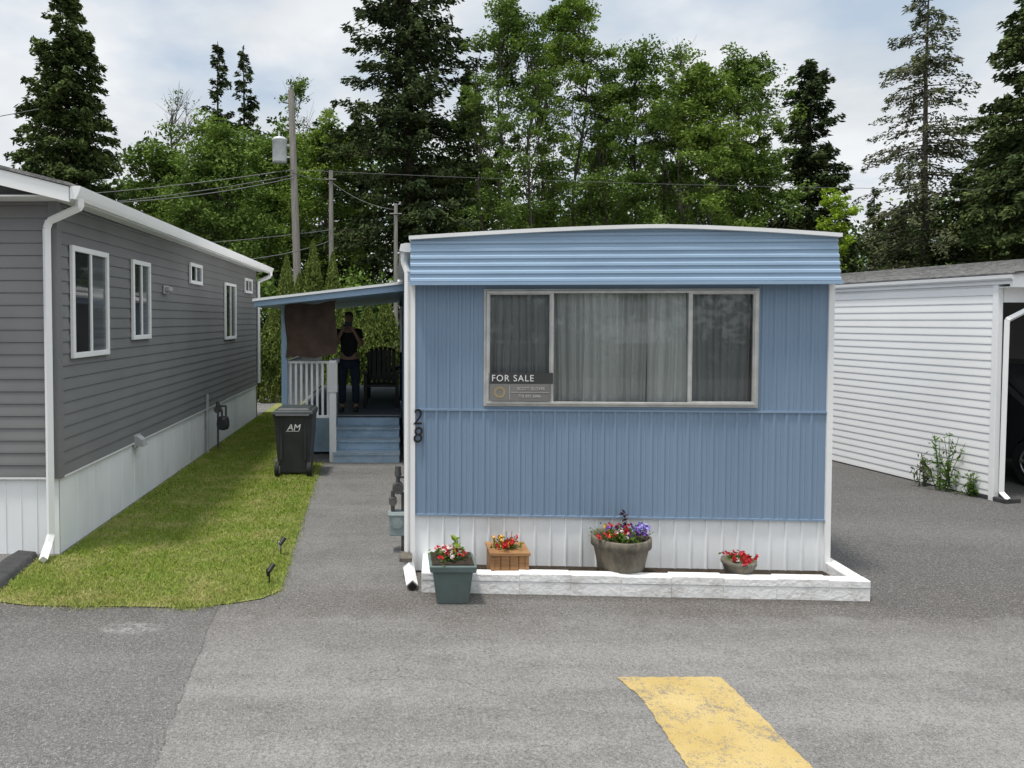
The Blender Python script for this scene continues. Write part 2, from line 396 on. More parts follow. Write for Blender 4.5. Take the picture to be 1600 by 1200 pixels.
b = MB(); ribs(b, 0.02, W-.02, .015, .02, .525, .135, .012, .014); b.obj('front_skirting', SKIRTW, TR, MF)
b = MB(); b.box(-.022, .020, -.02, .04, .02, 2.6); b.obj('corner_trim', WHITE, TR, MF)
b = MB(); b.box(W-.020, W+.026, -.02, .04, .02, 2.6); b.obj('corner_trim', WHITE, TR, MF)
MLs = Matrix.Translation((.145, 6.44, 0)) @ Matrix.Rotation(math.pi/2, 4, 'Z')
b = MB(); ribs(b, 0, 13.5, 0, .55, 2.95, .128, .02, .011, out=1); b.obj('side_wall', BLUE, TR, MLs)
b = MB(); ribs(b, 0, 13.5, -.01, .02, .548, .19, .01, .01, out=1); b.obj('side_skirting', SKIRTW, TR, MLs)
MRs = Matrix.Translation((3.745, 6.24, 0)) @ Matrix.Rotation(math.pi/2, 4, 'Z')
b = MB(); ribs(b, 0, 13.7, 0, .55, 2.95, .128, .02, .011, out=-1); b.obj('side_wall', BLUE, TR, MRs)
b = MB(); ribs(b, 0, 13.7, 0.01, .02, .548, .19, .01, .01, out=-1); b.obj('side_skirting', SKIRTW, TR, MRs)
b = MB(); b.box(.145, 3.745, 19.9, 19.94, .02, 2.95); b.obj('rear_wall', BLUE, TR)
def arch(u):
    t = min(max((u+.03)/(W+.06), 0), 1)
    q = t/.58 if t < .58 else (1-t)/.42
    return 2.965+.085*(1-(1-q)**1.5)
b = MB(); zs = [2.578]; out = [0.0]
z = 2.585
while z < 3.10:
    for dz, d in ((0, 0), (.010, .012), (.030, .012), (.040, 0), (.052, 0)):
        zs.append(z+dz); out.append(d)
    z += .066
nu = 49; us = [-.02+(W+.04)*i/(nu-1) for i in range(nu)]
vs = []
for zz, dd in zip(zs, out):
    for u in us:
        za = min(zz, arch(u)); lean = .12-.075*(za-2.578)/.45+.0025*math.sin(u*8+za*5)
        vs.append((u, -(lean+dd), za))
fs = []
for j in range(len(zs)-1):
    for i in range(nu-1):
        q = (j*nu+i, j*nu+i+1, (j+1)*nu+i+1, (j+1)*nu+i)
        if abs(vs[q[0]][2]-vs[q[3]][2])+abs(vs[q[1]][2]-vs[q[2]][2]) > 1e-5: fs.append(q)
b.add(vs, fs)
for u in (-.021, W+.021): b.add([(u, 0.05, 2.578), (u, -.12, 2.578), (u, -.045, 2.96), (u, .05, 2.96)], [(0, 1, 2, 3)])
b.add([(-.02, .05, 2.579), (W+.02, .05, 2.579), (W+.02, -.12, 2.579), (-.02, -.12, 2.579)], [(0, 1, 2, 3)])
b.box(-.03, W+.03, -.135, -.122, 2.562, 2.590)
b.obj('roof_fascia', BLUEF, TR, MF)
b = MB(); n = 41; us = [-.034+(W+.068)*i/(n-1) for i in range(n)]
top = [(u, -.105, arch(u)+.026) for u in us]; bot = [(u, -.105, arch(u)-.006) for u in us]
far = 13.6
V_ = top+bot+[(u, far, z) for u, _, z in top]+[(u, far, z) for u, _, z in bot]
fs = []
for i in range(n-1):
    fs += [(i, i+1, 2*n+i+1, 2*n+i), (n+i+1, n+i, 3*n+i, 3*n+i+1), (n+i, n+i+1, i+1, i)]
fs += [(0, 2*n, 3*n, n), (n-1, 2*n-1, 4*n-1, 3*n-1)]
V_ = [(u+max(0, v)*.036, v, z) for u, v, z in V_]
b.add(V_, fs)
b.obj('roof', WHITE, TR, MF)
b = MB(); b.ext([(.10, 6.40, 2.94), (.05, 6.40, 2.93), (.04, 6.40, 2.87), (.09, 6.40, 2.86), (.145, 6.40, 2.86), (.145, 6.40, 2.94)], (0, 13.3, 0), close=True)
b.obj('gutter', WHITE, TR)
b = MB(); b.rtube([(.08, 6.45, 2.86), (.08, 6.45, 2.78), (.112, 6.42, 2.68), (.112, 6.42, .17)], .040)
b.obj('downspout', WHITE, TR)
b = MB(); b.rtube([(.11, 6.36, .14), (.145, 5.98, .045)], .07); b.obj('downspout_extension', WHITE, TR)
b = MB(); b.rtube([(.145, 5.985, .045), (.147, 5.955, .04)], .056); b.obj('downspout_mouth', BLACK, TR)
b = MB(); b.box(.04, .15, 6.22, 6.42, .16, .19); b.obj('timber_block', BARKL, TR)
# window
u0, u1, z0, z1 = .645, 2.955, 1.525, 2.515
b = MB(); fw = .022
b.box(u0, u1, -.04, .0, z0, z0+fw); b.box(u0, u1, -.04, .0, z1-fw, z1)
b.box(u0, u0+fw, -.04, .0, z0+fw, z1-fw); b.box(u1-fw, u1, -.04, .0, z0+fw, z1-fw)
b.box(u0-.022, u1+.022, -.016, -.0, z0-.022, z0); b.box(u0-.022, u1+.022, -.016, 0, z1, z1+.018)
b.box(u0-.022, u0, -.016, 0, z0, z1); b.box(u1, u1+.022, -.016, 0, z0, z1)
for i in range(22):
    uu = u0+(u1-u0)*(i+.5)/22
    b.cyl((uu, -.019, z0-.012), (uu, -.015, z0-.012), .006, n=6); b.cyl((uu, -.019, z1+.01), (uu, -.015, z1+.01), .006, n=6)
wf = b.obj('window', ALU, TR, MF, bevel=.003)
for um in (1.215, 2.39):
    b = MB(); b.box(um-.012, um+.012, -.034, .0, z0+fw, z1-fw); sub(b.obj('mullion', ALU, TR, MF), wf)
for (a, c) in ((u0+fw, 1.202), (2.403, u1-fw)):
    b = MB(); b.box(a, a+.010, -.028, -.004, z0+fw, z1-fw); b.box(c-.010, c, -.028, -.004, z0+fw, z1-fw)
    b.box(a+.010, c-.010, -.028, -.004, z0+fw, z0+fw+.010); b.box(a+.010, c-.010, -.028, -.004, z1-fw-.010, z1-fw)
    sub(b.obj('sash', ALU, TR, MF), wf)
for (a, c) in ((u0+fw, 1.202), (1.228, 2.377), (2.403, u1-fw)):
    b = MB(); b.add([(a, -.010, z0+fw), (c, -.010, z0+fw), (c, -.010, z1-fw), (a, -.010, z1-fw)], [(0, 1, 2, 3)]); sub(b.obj('glass', GLASS, TR, MF), wf)
def curtain(ua, ub, amp, per, mat, y=.09, seed=0):
    rr = random.Random(seed); nn = int((ub-ua)/.005); nz = 8; ph = rr.uniform(0, 6)
    vs = []
    for j in range(nz+1):
        v = j/nz
        for i in range(nn+1):
            u = ua+(ub-ua)*i/nn
            uu = u+.012*math.sin(v*2.5+u*9+ph)
            yy = y+amp*(1-.35*v)*math.sin(uu*6.283/per+ph+1.5*math.sin(uu*6+ph))+.35*amp*math.sin(uu*6.283/per*2.3+ph)
            vs.append((u, yy, 1.49+1.04*v))
    bb = MB(); bb.add(vs, [(j*(nn+1)+i, j*(nn+1)+i+1, (j+1)*(nn+1)+i+1, (j+1)*(nn+1)+i) for j in range(nz) for i in range(nn)], 0, True)
    return sub(bb.obj('curtain', mat, TR, MF), wf)
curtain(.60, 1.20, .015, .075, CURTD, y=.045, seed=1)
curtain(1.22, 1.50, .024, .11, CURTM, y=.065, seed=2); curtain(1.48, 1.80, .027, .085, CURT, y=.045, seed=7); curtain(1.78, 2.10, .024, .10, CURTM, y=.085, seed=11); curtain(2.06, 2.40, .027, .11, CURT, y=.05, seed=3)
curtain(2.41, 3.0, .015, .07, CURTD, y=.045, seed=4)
b = MB(); b.box(.3, 3.3, .30, .31, 1.2, 2.6); sub(b.obj('dark_room_backing', DARK, TR, MF), wf)  # added dark board stands in for the unlit room behind the curtains
text('house_number', '2', .20, MF @ T(-.002, -.021-.012, 1.338), BLACK, TR, .004, .88, bold=.0005, font_shear=.1)
text('house_number', '8', .20, MF @ T(-.002, -.021-.012, 1.178), BLACK, TR, .004, .88, bold=.0005, font_shear=.1)
SG = root('for_sale_sign', (.85, 6.3, 1.55), 'dark and grey for sale sign leaning in the front window', 'sign')
b = MB(); b.box(.675, 1.222, -.050, -.044, 1.705, 1.800, 0); b.box(.675, 1.198, -.050, -.044, 1.555, 1.703, 1)
b.obj('sign_board', [SIGND, SIGNG], SG, MF)
text('sign_lettering', 'FOR SALE', .080, MF @ T(.688, -.052, 1.726), SIGNW, SG, .001, .95, space=1.16)
text('sign_lettering', 'SCOTT GLOVER', .037, MF @ T(.91, -.052, 1.650), SIGNT, SG, .001, .85, space=1.08)
text('sign_lettering', '778 891 0446', .037, MF @ T(.92, -.052, 1.584), SIGNT, SG, .001, .85, space=1.12)
b = MB(); b.box(.86, 1.185, -.0525, -.0505, 1.628, 1.631); b.box(.845, .848, -.0525, -.0505, 1.57, 1.69)
b.obj('sign_ruling', SIGNT, SG, MF)
b = MB()
for i in range(24):
    a0 = math.tau*i/24; a1 = math.tau*(i+1)/24; c = (.760, 1.63)
    b.add([(c[0]+r*math.cos(a), -.0515, c[1]+r*math.sin(a)) for r, a in ((.032, a0), (.050, a0), (.050, a1), (.032, a1))], [(0, 1, 2, 3)])
b.obj('sign_emblem', SIGNO, SG, MF)

# ------------------------------------------------------------------ planter wall
PL = root('planter', (2, 5.9, 0), 'low white-painted concrete block planter along the blue home', 'planter')
b = MB(); rr = random.Random(4)
MPf = Matrix.Translation((.22, 5.93, 0)) @ Matrix.Rotation(math.atan2(-.19, 3.52), 4, 'Z')
u = 0; Lp = 3.60
while u < Lp-.05:
    ue = min(u+.41+rr.uniform(-.01, .01), Lp); dz = rr.uniform(-.007, .005); dy = rr.uniform(-.004, .004)
    b.box(u+.001, ue-.001, dy, .105+dy, 0.0, .105+dz*.3); b.box(u+.001, ue-.001, -.004+dy, .11+dy, .108, .174+dz); u = ue
b.box(.01, Lp-.01, .005, .10, 0, .165)
b.obj('front_blocks', BLOCKW, PL, MPf, bevel=.005)
b = MB(); b.box(0.003, .115, .118, .48, 0, .172); b.obj('end_blocks', BLOCKW, PL, MPf, bevel=.01)
b = MB(); b.box(Lp-.12, Lp-.005, .118, .60, 0, .170); b.obj('end_blocks', BLOCKW, PL, MPf, bevel=.01)
b = MB(); b.box(.12, Lp-.125, .114, .47, 0.0, .085); b.obj('soil', SOIL, PL, MPf)

# ------------------------------------------------------------------ flower pots
def plants(parent, c, rad, h, n, mats, nflow, leafm=GREENP, seed=0, ps=.035):
    r = np.random.default_rng(seed)
    C = np.stack([c[0]+r.normal(0, rad*.42, n), c[1]+r.normal(0, rad*.4, n), c[2]+r.random(n)**1.3*h*.75], 1)
    A = unit(r.normal(0, 1, (n, 3))+[0, 0, .6])*r.uniform(.02, .045, (n, 1)); B = unit(np.cross(A, r.normal(0, 1, (n, 3))))*.018
    quads_obj('foliage', C, A, B, leafm, parent)['kind'] = 'stuff'
    for k, (mt, fr) in enumerate(mats):
        nf = int(nflow*fr); Cc = []
        for i in range(nf):
            p = np.array([c[0]+np.clip(r.normal(0, rad*.42), -rad, rad), c[1]+np.clip(r.normal(0, rad*.4), -rad, rad)-.01, c[2]+h*(.4+.5*r.random())])
            for j in range(9): Cc.append(p+r.normal(0, ps*.33, 3))
        if not Cc: continue
        Cc = np.array(Cc); A = unit(r.normal(0, 1, (len(Cc), 3)))*ps; B = unit(np.cross(A, r.normal(0, 1, (len(Cc), 3))))*ps*.8
        quads_obj('flowers', Cc, A, B, mt, parent)['kind'] = 'stuff'
R1 = root('flower_pot', (.46, 5.80, 0), 'square grey-green plastic pot with red and white flowers on the asphalt', 'flower pot')
b = MB(); cx, cy = .46, 5.80
b.box(cx-.125, cx+.125, cy-.115, cy+.115, 0, .28, 0, .035, .035); b.box(cx-.182, cx+.182, cy-.172, cy+.172, .27, .325, 0, .006, .006)
b.obj('pot', POTG, R1, bevel=.01)
b = MB(); b.box(cx-.165, cx+.165, cy-.155, cy+.155, .322, .334); b.obj('soil', SOIL, R1)
plants(R1, (cx-.02, cy, .33), .14, .10, 300, [(FRED, .6), (FWHI, .4)], 22, seed=1, ps=.03)
b = MB(); b.cyl((cx+.03, cy, .33), (cx+.045, cy, .50), .005, .003, 5); b.obj('stem', GREENP, R1)
rr2 = np.random.default_rng(5); C = np.array([[cx+.04+rr2.normal(0, .02), cy+rr2.normal(0, .02), .40+.12*i/16] for i in range(16)])
A = unit(rr2.normal(0, 1, (16, 3))+[0, 0, .4])*.07; B = unit(np.cross(A, rr2.normal(0, 1, (16, 3))))*.02
quads_obj('leaves', C, A, B, DEC3, R1)
R2 = root('flower_pot', (.96, 6.10, .085), 'square cedar wood planter box with red and yellow flowers', 'flower pot')
b = MB(); cx, cy = .96, 6.12
for i in range(4): b.box(cx-.15+.075*i+.002, cx-.075+.075*i-.002, cy-.14, cy+.14, .085, .30)
b.box(cx-.17, cx+.17, cy-.16, cy+.16, .295, .322); b.box(cx-.158, cx-.13, cy-.15, cy+.15, .085, .30); b.box(cx+.13, cx+.158, cy-.15, cy+.15, .085, .30)
b.obj('pot', WOODO, R2, bevel=.004)
plants(R2, (cx-.01, cy, .31), .13, .10, 260, [(FRED, .75), (FYEL, .25)], 20, seed=2, ps=.03)
b = MB(); b.cyl((cx+.005, cy, .33), (cx-.01, cy, .46), .004, .002, 5); b.cyl((cx+.02, cy, .33), (cx+.04, cy, .46), .004, .002, 5); b.obj('stem', FRED, R2)
R3 = root('flower_pot', (1.92, 6.0, .085), 'round weathered barrel pot with purple and red pansies', 'flower pot')
b = MB(); b.lathe([(.165, 0), (.19, .09), (.196, .10), (.196, .12), (.20, .13), (.225, .25), (.232, .262), (.248, .268), (.250, .34), (.240, .348), (.222, .345), (.215, .30)], (1.92, 6.09, .085), 32)
b.obj('pot', BARREL, R3)
b = MB(); b.lathe([(.01, .30), (.216, .301)], (1.92, 6.09, .085), 24); b.obj('soil', SOIL, R3)
plants(R3, (1.90, 6.07, .41), .2, .10, 480, [(FPUR, .35), (FRED, .3), (FYEL, .12), (FWHI, .1)], 32, seed=3, ps=.032)
plants(R3, (2.08, 6.05, .43), .09, .12, 60, [(FLIL, 1)], 14, seed=4, ps=.032)
rr2 = np.random.default_rng(8); C = np.array([[1.93+rr2.normal(0, .02), 6.07, .48+.17*i/22] for i in range(22)])
A = unit(rr2.normal(0, 1, (22, 3))+[0, 0, .3])*.06; B = unit(np.cross(A, rr2.normal(0, 1, (22, 3))))*.02
quads_obj('leaves', C, A, B, FPLU, R3)
R4 = root('flower_pot', (2.88, 5.98, .085), 'small dark bowl pot with red flowers inside the planter', 'flower pot')
b = MB(); b.lathe([(.09, 0), (.11, .08), (.13, .135), (.138, .14), (.138, .17), (.128, .17)], (2.88, 6.0, .085), 28); b.obj('pot', BARREL, R4)
plants(R4, (2.88, 5.99, .235), .12, .08, 240, [(FRED, .85), (FWHI, .15)], 20, seed=6, ps=.03)

# ------------------------------------------------------------------ grey house
GH = root('grey_house', (-5.4, 11.8, 0), 'dark grey lap-sided house with white trim and gutter', 'house')
b = MB(); lap(b, (-3.22, 6.95, 0), (-3.22, 16.8, 0), (1, 0, 0), .75, 3.40, .118, .012); b.obj('side_wall', GREY, GH)
b = MB(); lap(b, (-7.6, 6.9, 0), (-3.27, 6.9, 0), (0, -1, 0), .75, 3.40, .118, .012)
b.add([(-7.6, 6.9, 3.40), (-3.2, 6.9, 3.40), (-5.4, 6.9, 3.95)], [(0, 1, 2)])
b.obj('gable_wall', GREY, GH)
b = MB(); b.box(-7.6, -3.22, 16.8, 16.84, 0, 3.4); b.box(-7.64, -7.6, 6.9, 16.8, 0, 3.4); b.obj('rear_wall', GREY, GH)
b = MB(); b.box(-3.285, -3.198, 6.876, 6.96, .74, 3.40); b.obj('corner_trim', GREY, GH)
b = MB(); ribsM = Matrix.Translation((-3.235, 6.93, 0)) @ Matrix.Rotation(math.pi/2, 4, 'Z')
ribs(b, 0, 9.87, 0, 0, .735, .4, .005, .003, out=-1); b.obj('side_skirting', SKIRTW, GH, ribsM)
b = MB(); ribs(b, -7.6, -3.235, 6.92, 0, .735, .15, .008, .008); b.obj('front_skirting', SKIRTW, GH)
b = MB(); b.box(-3.225, -3.205, 6.9, 16.8, .735, .752); b.box(-7.6, -3.2, 6.885, 6.9, .735, .752); b.obj('base_trim', WHITE, GH)
b = MB(); b.box(-3.20, -2.96, 6.62, 17.0, 3.385, 3.40); b.box(-7.6, -3.2, 6.62, 6.9, 3.385, 3.40); b.obj('soffit', WHITE, GH)
b = MB()
sl = .25
b.ext([(-2.93, 6.56, 3.47), (-5.4, 6.56, 3.47+2.47*sl), (-7.87, 6.56, 3.47), (-7.87, 6.56, 3.50), (-5.4, 6.56, 3.50+2.47*sl), (-2.93, 6.56, 3.50)], (0, 10.5, 0), close=True)
b.obj('roof', SHING, GH)
b = MB()
b.ext([(-2.95, 6.60, 3.33), (-2.95, 6.60, 3.467), (-5.4, 6.60, 3.467+2.45*sl), (-5.4, 6.60, 3.31+2.45*sl)], (0, -.025, 0), close=True)
b.ext([(-7.85, 6.60, 3.33), (-7.85, 6.60, 3.467), (-5.4, 6.60, 3.467+2.45*sl), (-5.4, 6.60, 3.31+2.45*sl)], (0, -.025, 0), close=True)
b.box(-2.965, -2.945, 6.60, 17.0, 3.35, 3.467)
b.obj('fascia_board', WHITE2, GH)
b = MB(); b.ext([(-2.94, 6.58, 3.36), (-2.89, 6.58, 3.355), (-2.87, 6.58, 3.39), (-2.85, 6.58, 3.44), (-2.84, 6.58, 3.47), (-2.855, 6.58, 3.475), (-2.94, 6.58, 3.47)], (0, 10.45, 0), close=True)
b.obj('gutter', WHITE2, GH)
b = MB(); b.rtube([(-2.90, 6.68, 3.37), (-2.90, 6.70, 3.30), (-3.25, 6.83, 3.19), (-3.275, 6.83, 3.12), (-3.275, 6.83, .22), (-3.275, 6.77, .14), (-3.23, 6.58, .06)], .055)
b.obj('downspout', WHITE2, GH)
b = MB(); b.rtube([(-2.90, 16.9, 3.37), (-2.90, 16.9, 3.28), (-3.17, 16.8, 3.15), (-3.17, 16.8, .8)], .06); b.obj('downspout', WHITE2, GH)
def side_win(y0, y1, z0, z1, panes=2, fw=.055):
    x = -3.205
    b = MB()
    b.box(x, x+.035, y0, y1, z0, z0+fw); b.box(x, x+.035, y0, y1, z1-fw, z1); b.box(x, x+.035, y0, y0+fw, z0+fw, z1-fw); b.box(x, x+.035, y1-fw, y1, z0+fw, z1-fw)
    if panes == 2: b.box(x, x+.03, (y0+y1)/2-.018, (y0+y1)/2+.018, z0+fw, z1-fw)
    w = b.obj('window', WHITE2, GH, bevel=.004)
    ym = (y0+y1)/2
    g = MB(); g.box(x, x+.012, y0+fw, ym, z0+fw, z1-fw)
    sub(g.obj('pane', DGLASS, GH), w)
    g = MB(); g.box(x, x+.010, ym+.001, y1-fw, z0+fw, z1-fw); sub(g.obj('pane', BGLASS, GH), w)
side_win(7.14, 8.05, 1.88, 3.0); side_win(8.79, 9.43, 2.02, 3.0); side_win(11.27, 11.97, 2.83, 3.16); side_win(13.58, 14.5, 1.89, 2.97); side_win(15.4, 16.17, 2.84, 3.16)
b = MB(); b.box(-3.206, -3.18, 10.0, 10.2, 2.62, 2.74); b.box(-3.18, -3.12, 10.02, 10.18, 2.66, 2.72, 0); b.obj('wall_vent', VENTM, GH, bevel=.008)
b = MB(); b.box(-3.225, -3.19, 8.86, 9.04, .68, .84); b.ext([(-3.19, 8.88, .70), (-3.10, 8.88, .70), (-3.12, 8.88, .78), (-3.19, 8.88, .83)], (0, .14, 0), close=True); b.obj('dryer_vent', VENTM, GH, bevel=.005)
b = MB(); b.tube([(-3.19, 12.25, 0), (-3.19, 12.25, 1.0)], .03); b.obj('conduit', VENTM, GH)
GM = root('gas_meter', (-3.02, 12.5, 0), 'dark gas meter on pipes beside the grey house', 'gas meter')
def meter(R, x, y, s=1, body=DARK, zz=.35):
    b = MB(); b.lathe([(.02, 0), (.09, .02), (.11, .08), (.11, .17), (.09, .23), (.02, .25)], (x, y, zz), 14); b.cyl((x, y-.12, zz+.12), (x, y+.1, zz+.12), .085, .085, 14)
    b.obj('meter_body', body, R)
    b = MB(); b.tube([(x-.09, y, 0), (x-.09, y, zz+.36), (x-.02, y, zz+.36), (x-.02, y, zz+.25)], .018); b.tube([(x+.05, y, zz+.24), (x+.05, y, zz+.42), (x-.12, y+.02, zz+.42)], .018)
    b.cyl((x-.09, y-.05, zz+.36), (x-.09, y+.05, zz+.36), .06, .06, 12); b.cyl((x-.09, y, zz+.40), (x-.09, y, zz+.50), .035, .03, 10)
    b.obj('pipework', PIPE, R)
meter(GM, -2.98, 12.5)
GM2 = root('gas_meter', (.03, 7.0, 0), 'grey-green gas meter with dark pipes on the blue home', 'gas meter')
b = MB(); b.box(-.055, .10, 6.93, 7.08, .17, .40, 0); b.cyl((.02, 6.92, .30), (.02, 6.94, .30), .055, .055, 14); b.box(-.07, .115, 6.92, 7.09, .36, .39); b.obj('meter_body', METERG, GM2, bevel=.015)
b = MB(); b.tube([(-.02, 7.0, .40), (-.02, 7.0, .60), (.03, 7.0, .60), (.03, 7.0, .74), (.12, 7.0, .74)], .02); b.tube([(.08, 7.02, 0), (.08, 7.02, .56), (.03, 7.0, .60)], .018)
b.cyl((.03, 6.94, .63), (.03, 7.06, .63), .055, .055, 12); b.cyl((-.02, 6.95, .50), (-.02, 7.05, .50), .04, .04, 12); b.cyl((.03, 7, .74), (.03, 7, .84), .035, .03, 10)
b.obj('pipework', PIPE, GM2)

# ------------------------------------------------------------------ porch
PO = root('porch', (-.9, 12.5, 0), 'blue wooden porch with steps, white railing and low roof', 'porch')
dz = .66
b = MB()
for i in range(4):
    z = dz*(i+1)/4; y = 11.38+.24*i
    if i < 3: b.box(-.98, .08, y-.03, y+.25, z-.035, z)
    b.box(-.97, .07, y+.0, y+.02, z-dz/4+.001, z-.036)
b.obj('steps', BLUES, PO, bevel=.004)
b = MB()
for i in range(4):
    z = dz*(i+1)/4; y = 11.38+.24*i; b.box(-.975, .075, y-.036, y+.01, z+.001 if i < 3 else z+.002, z+.006)
b.obj('step_nosing', ALU, PO)
b = MB()
for i in range(40): b.box(-1.75, .11, 12.12+.14*i, 12.25+.14*i, dz-.035, dz)
b.obj('deck', DECKM, PO)
b = MB(); b.box(-1.75, -.98, 12.08, 12.11, .05, dz-.036); b.box(-1.76, -1.73, 12.12, 17.6, .05, dz-.036); b.obj('deck_skirting', BLUES, PO)
b = MB()
for x in [-1.68+.085*i for i in range(8)]: b.box(x, x+.035, 11.50, 11.53, dz+.08, 1.57)
b.box(-1.76, -1.0, 11.48, 11.55, 1.57, 1.61); b.box(-1.76, -1.0, 11.49, 11.54, dz+.04, dz+.08)
for y in [11.7+.12*i for i in range(45)]: b.box(-1.75, -1.72, y, y+.035, dz+.08, 1.6)
b.box(-1.76, -1.71, 11.55, 17.5, 1.57, 1.61)
b.obj('railing', WHITE2, PO)
b = MB(); b.box(-1.79, -1.70, 11.40, 11.475, 0, 2.50, 0); b.obj('post', BLUEF, PO)
b = MB(); b.box(-1.04, -.93, 11.42, 11.47, 0, 1.62); b.box(-1.05, -.92, 11.56, 12.12, 1.56, 1.62); b.box(-1.01, -.96, 11.56, 12.05, dz, 1.55); b.obj('newel_post', WHITE2, PO, bevel=.006)
b = MB(); b.box(-1.06, -.91, 11.40, 11.415, 1.12, 1.58); b.obj('notice_panel', SIGNW, PO)
b = MB()
b.ext([(-2.12, 10.9, 2.46), (.13, 10.9, 2.70), (.13, 10.9, 2.80), (-2.12, 10.9, 2.54)], (0, 7.0, 0), close=True)
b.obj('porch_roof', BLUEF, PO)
b = MB(); b.ext([(-2.14, 10.87, 2.542), (.13, 10.87, 2.802), (.13, 10.87, 2.84), (-2.14, 10.87, 2.58)], (0, 7.1, 0), close=True); b.obj('roof_sheet', WHITE, PO)
b = MB()
nx, nz = 14, 12; vs = []; fs = []
for j in range(nz+1):
    for i in range(nx+1):
        u = i/nx; v = j/nz
        vs.append((-1.72+.80*u+.02*math.sin(v*6), 11.36+.03*math.sin(u*9+v*3), 1.66+.02*math.sin(u*8)+v*.84+.05*u))
for j in range(nz):
    for i in range(nx): a = j*(nx+1)+i; fs.append((a, a+1, a+nx+2, a+nx+1))
b.add(vs, fs, 0, True); o = b.obj('privacy_screen', TARP, PO)
b = MB(); b.box(.10, .13, 14.3, 15.2, dz, 2.65); b.obj('side_door', DARK, TR)
b = MB(); b.box(.085, .13, 12.5, 13.4, 1.7, 2.5); b.obj('side_window', ALU, TR, bevel=.01)
def chair(x0, y0, lab):
    CH = root('patio_chair', (x0, y0, dz), lab, 'chair', 'chairs on the porch')
    b = MB(); b.box(x0-.27, x0+.27, y0-.25, y0+.25, dz+.38, dz+.42); b.obj('seat', BLACK, CH)
    b = MB()
    for i in range(6): b.box(x0-.27+.093*i, x0-.2+.093*i, y0+.25, y0+.28, dz+.40, dz+1.0+.04*math.sin(i*.63))
    b.box(x0-.27, x0+.27, y0+.282, y0+.30, dz+.5, dz+.58)
    b.obj('backrest', BLACK, CH)
    for sx_ in (-1, 1):
        for sy in (-1, 1):
            b = MB(); b.box(x0+sx_*.29-.03, x0+sx_*.29+.03, y0+sy*.23-.03, y0+sy*.23+.03, dz, dz+.62); b.obj('leg', BLACK, CH)
        b = MB(); b.box(x0+sx_*.30-.06, x0+sx_*.30+.06, y0-.3, y0+.28, dz+.62, dz+.65); b.obj('armrest', BLACK, CH)
chair(-.25, 13.4, 'black wooden patio chair on the porch deck')
chair(-.25, 15.0, 'second black wooden patio chair further along the porch deck')

# ------------------------------------------------------------------ person
def skinned(name, V, E, R, mat, parent, off, sub=2):
    me = bpy.data.meshes.new(name); me.from_pydata(V, E, []); o = bpy.data.objects.new(name+'_tmp', me); COL.objects.link(o)
    md = o.modifiers.new('s', 'SKIN'); md.use_smooth_shade = True
    for i, r in enumerate(R):
        d = me.skin_vertices[0].data[i]; d.radius = (r, r) if not isinstance(r, tuple) else r; d.use_root = (i == 0)
    s = o.modifiers.new('ss', 'SUBSURF'); s.levels = sub; s.render_levels = sub
    dg = bpy.context.evaluated_depsgraph_get(); dg.update()
    m2 = bpy.data.meshes.new_from_object(o.evaluated_get(dg)); bpy.data.objects.remove(o)
    m2.transform(Matrix.Translation(off)); m2.materials.clear(); m2.materials.append(mat); m2.name = name
    for p in m2.polygons: p.use_smooth = True
    q = bpy.data.objects.new(name, m2); COL.objects.link(q); q.parent = parent
    return q
PE = root('person', (-.80, 12.6, dz), 'person in black t-shirt and jeans holding up a phone', 'person')
V = [(0, 0, .93), (0, 0, 1.10), (0, .01, 1.28), (0, .01, 1.40), (0, 0, 1.49), (0, -.015, 1.57), (0, -.01, 1.655), (0, 0, 1.70)]
R = [(.15, .11), (.13, .10), (.16, .11), (.12, .08), (.055, .055), (.072, .085), (.078, .092), (.05, .06)]
E = [(i, i+1) for i in range(7)]
def chain(par, pts, rs):
    for p, r in zip(pts, rs):
        V.append(p); R.append(r); E.append((par, len(V)-1)); par = len(V)-1
    return par
for s in (-1, 1):
    chain(0, [(s*.10, 0, .86), (s*.115, -.01, .50), (s*.12, .02, .11), (s*.125, -.05, .045), (s*.13, -.15, .035)], [.09, .062, .042, .04, .032])
    h = chain(3, [(s*.17, .01, 1.39), (s*.22, -.12, 1.16), (s*.14, -.27, 1.34), (s*.075, -.31, 1.46), (s*.065, -.32, 1.49)], [.058, .042, .032, .026, .024])
    for k, (dx, l) in enumerate(((-.0, .9), (.01, 1), (.02, .95), (.03, .8))):
        chain(h, [(s*(.062-.0), -.335-dx*.2, 1.50+dx*.9), (s*.045, -.352, 1.505+dx*1.0), (s*.03, -.352, 1.505+dx*1.0)], [.009, .008, .007])
    chain(h-0, [(s*.05, -.305, 1.475), (s*.035, -.325, 1.482)], [.01, .008])
skinned('body', V, E, R, SKIN, PE, (0, 0, 0))
V = [(0, 0, .90), (0, 0, 1.10), (0, .01, 1.28), (0, .01, 1.41)]; R = [(.168, .13), (.148, .118), (.178, .128), (.125, .09)]; E = [(0, 1), (1, 2), (2, 3)]
for s in (-1, 1): chain(3, [(s*.175, .01, 1.40), (s*.20, -.075, 1.25)], [.072, .06])
skinned('t_shirt', V, E, R, SHIRT, PE, (0, 0, 0))
V = [(0, 0, .93)]; R = [(.162, .125)]; E = []
for s in (-1, 1): chain(0, [(s*.10, 0, .84), (s*.115, -.01, .50), (s*.12, .02, .12)], [.105, .077, .062])
skinned('jeans', V, E, R, JEANS, PE, (0, 0, 0))
for s in (-1, 1):
    V = [(s*.12, .04, .05), (s*.125, -.05, .05), (s*.13, -.17, .04)]; R = [.05, .05, .042]; E = [(0, 1), (1, 2)]
    skinned('shoe', V, E, R, SHOE, PE, (0, 0, 0))
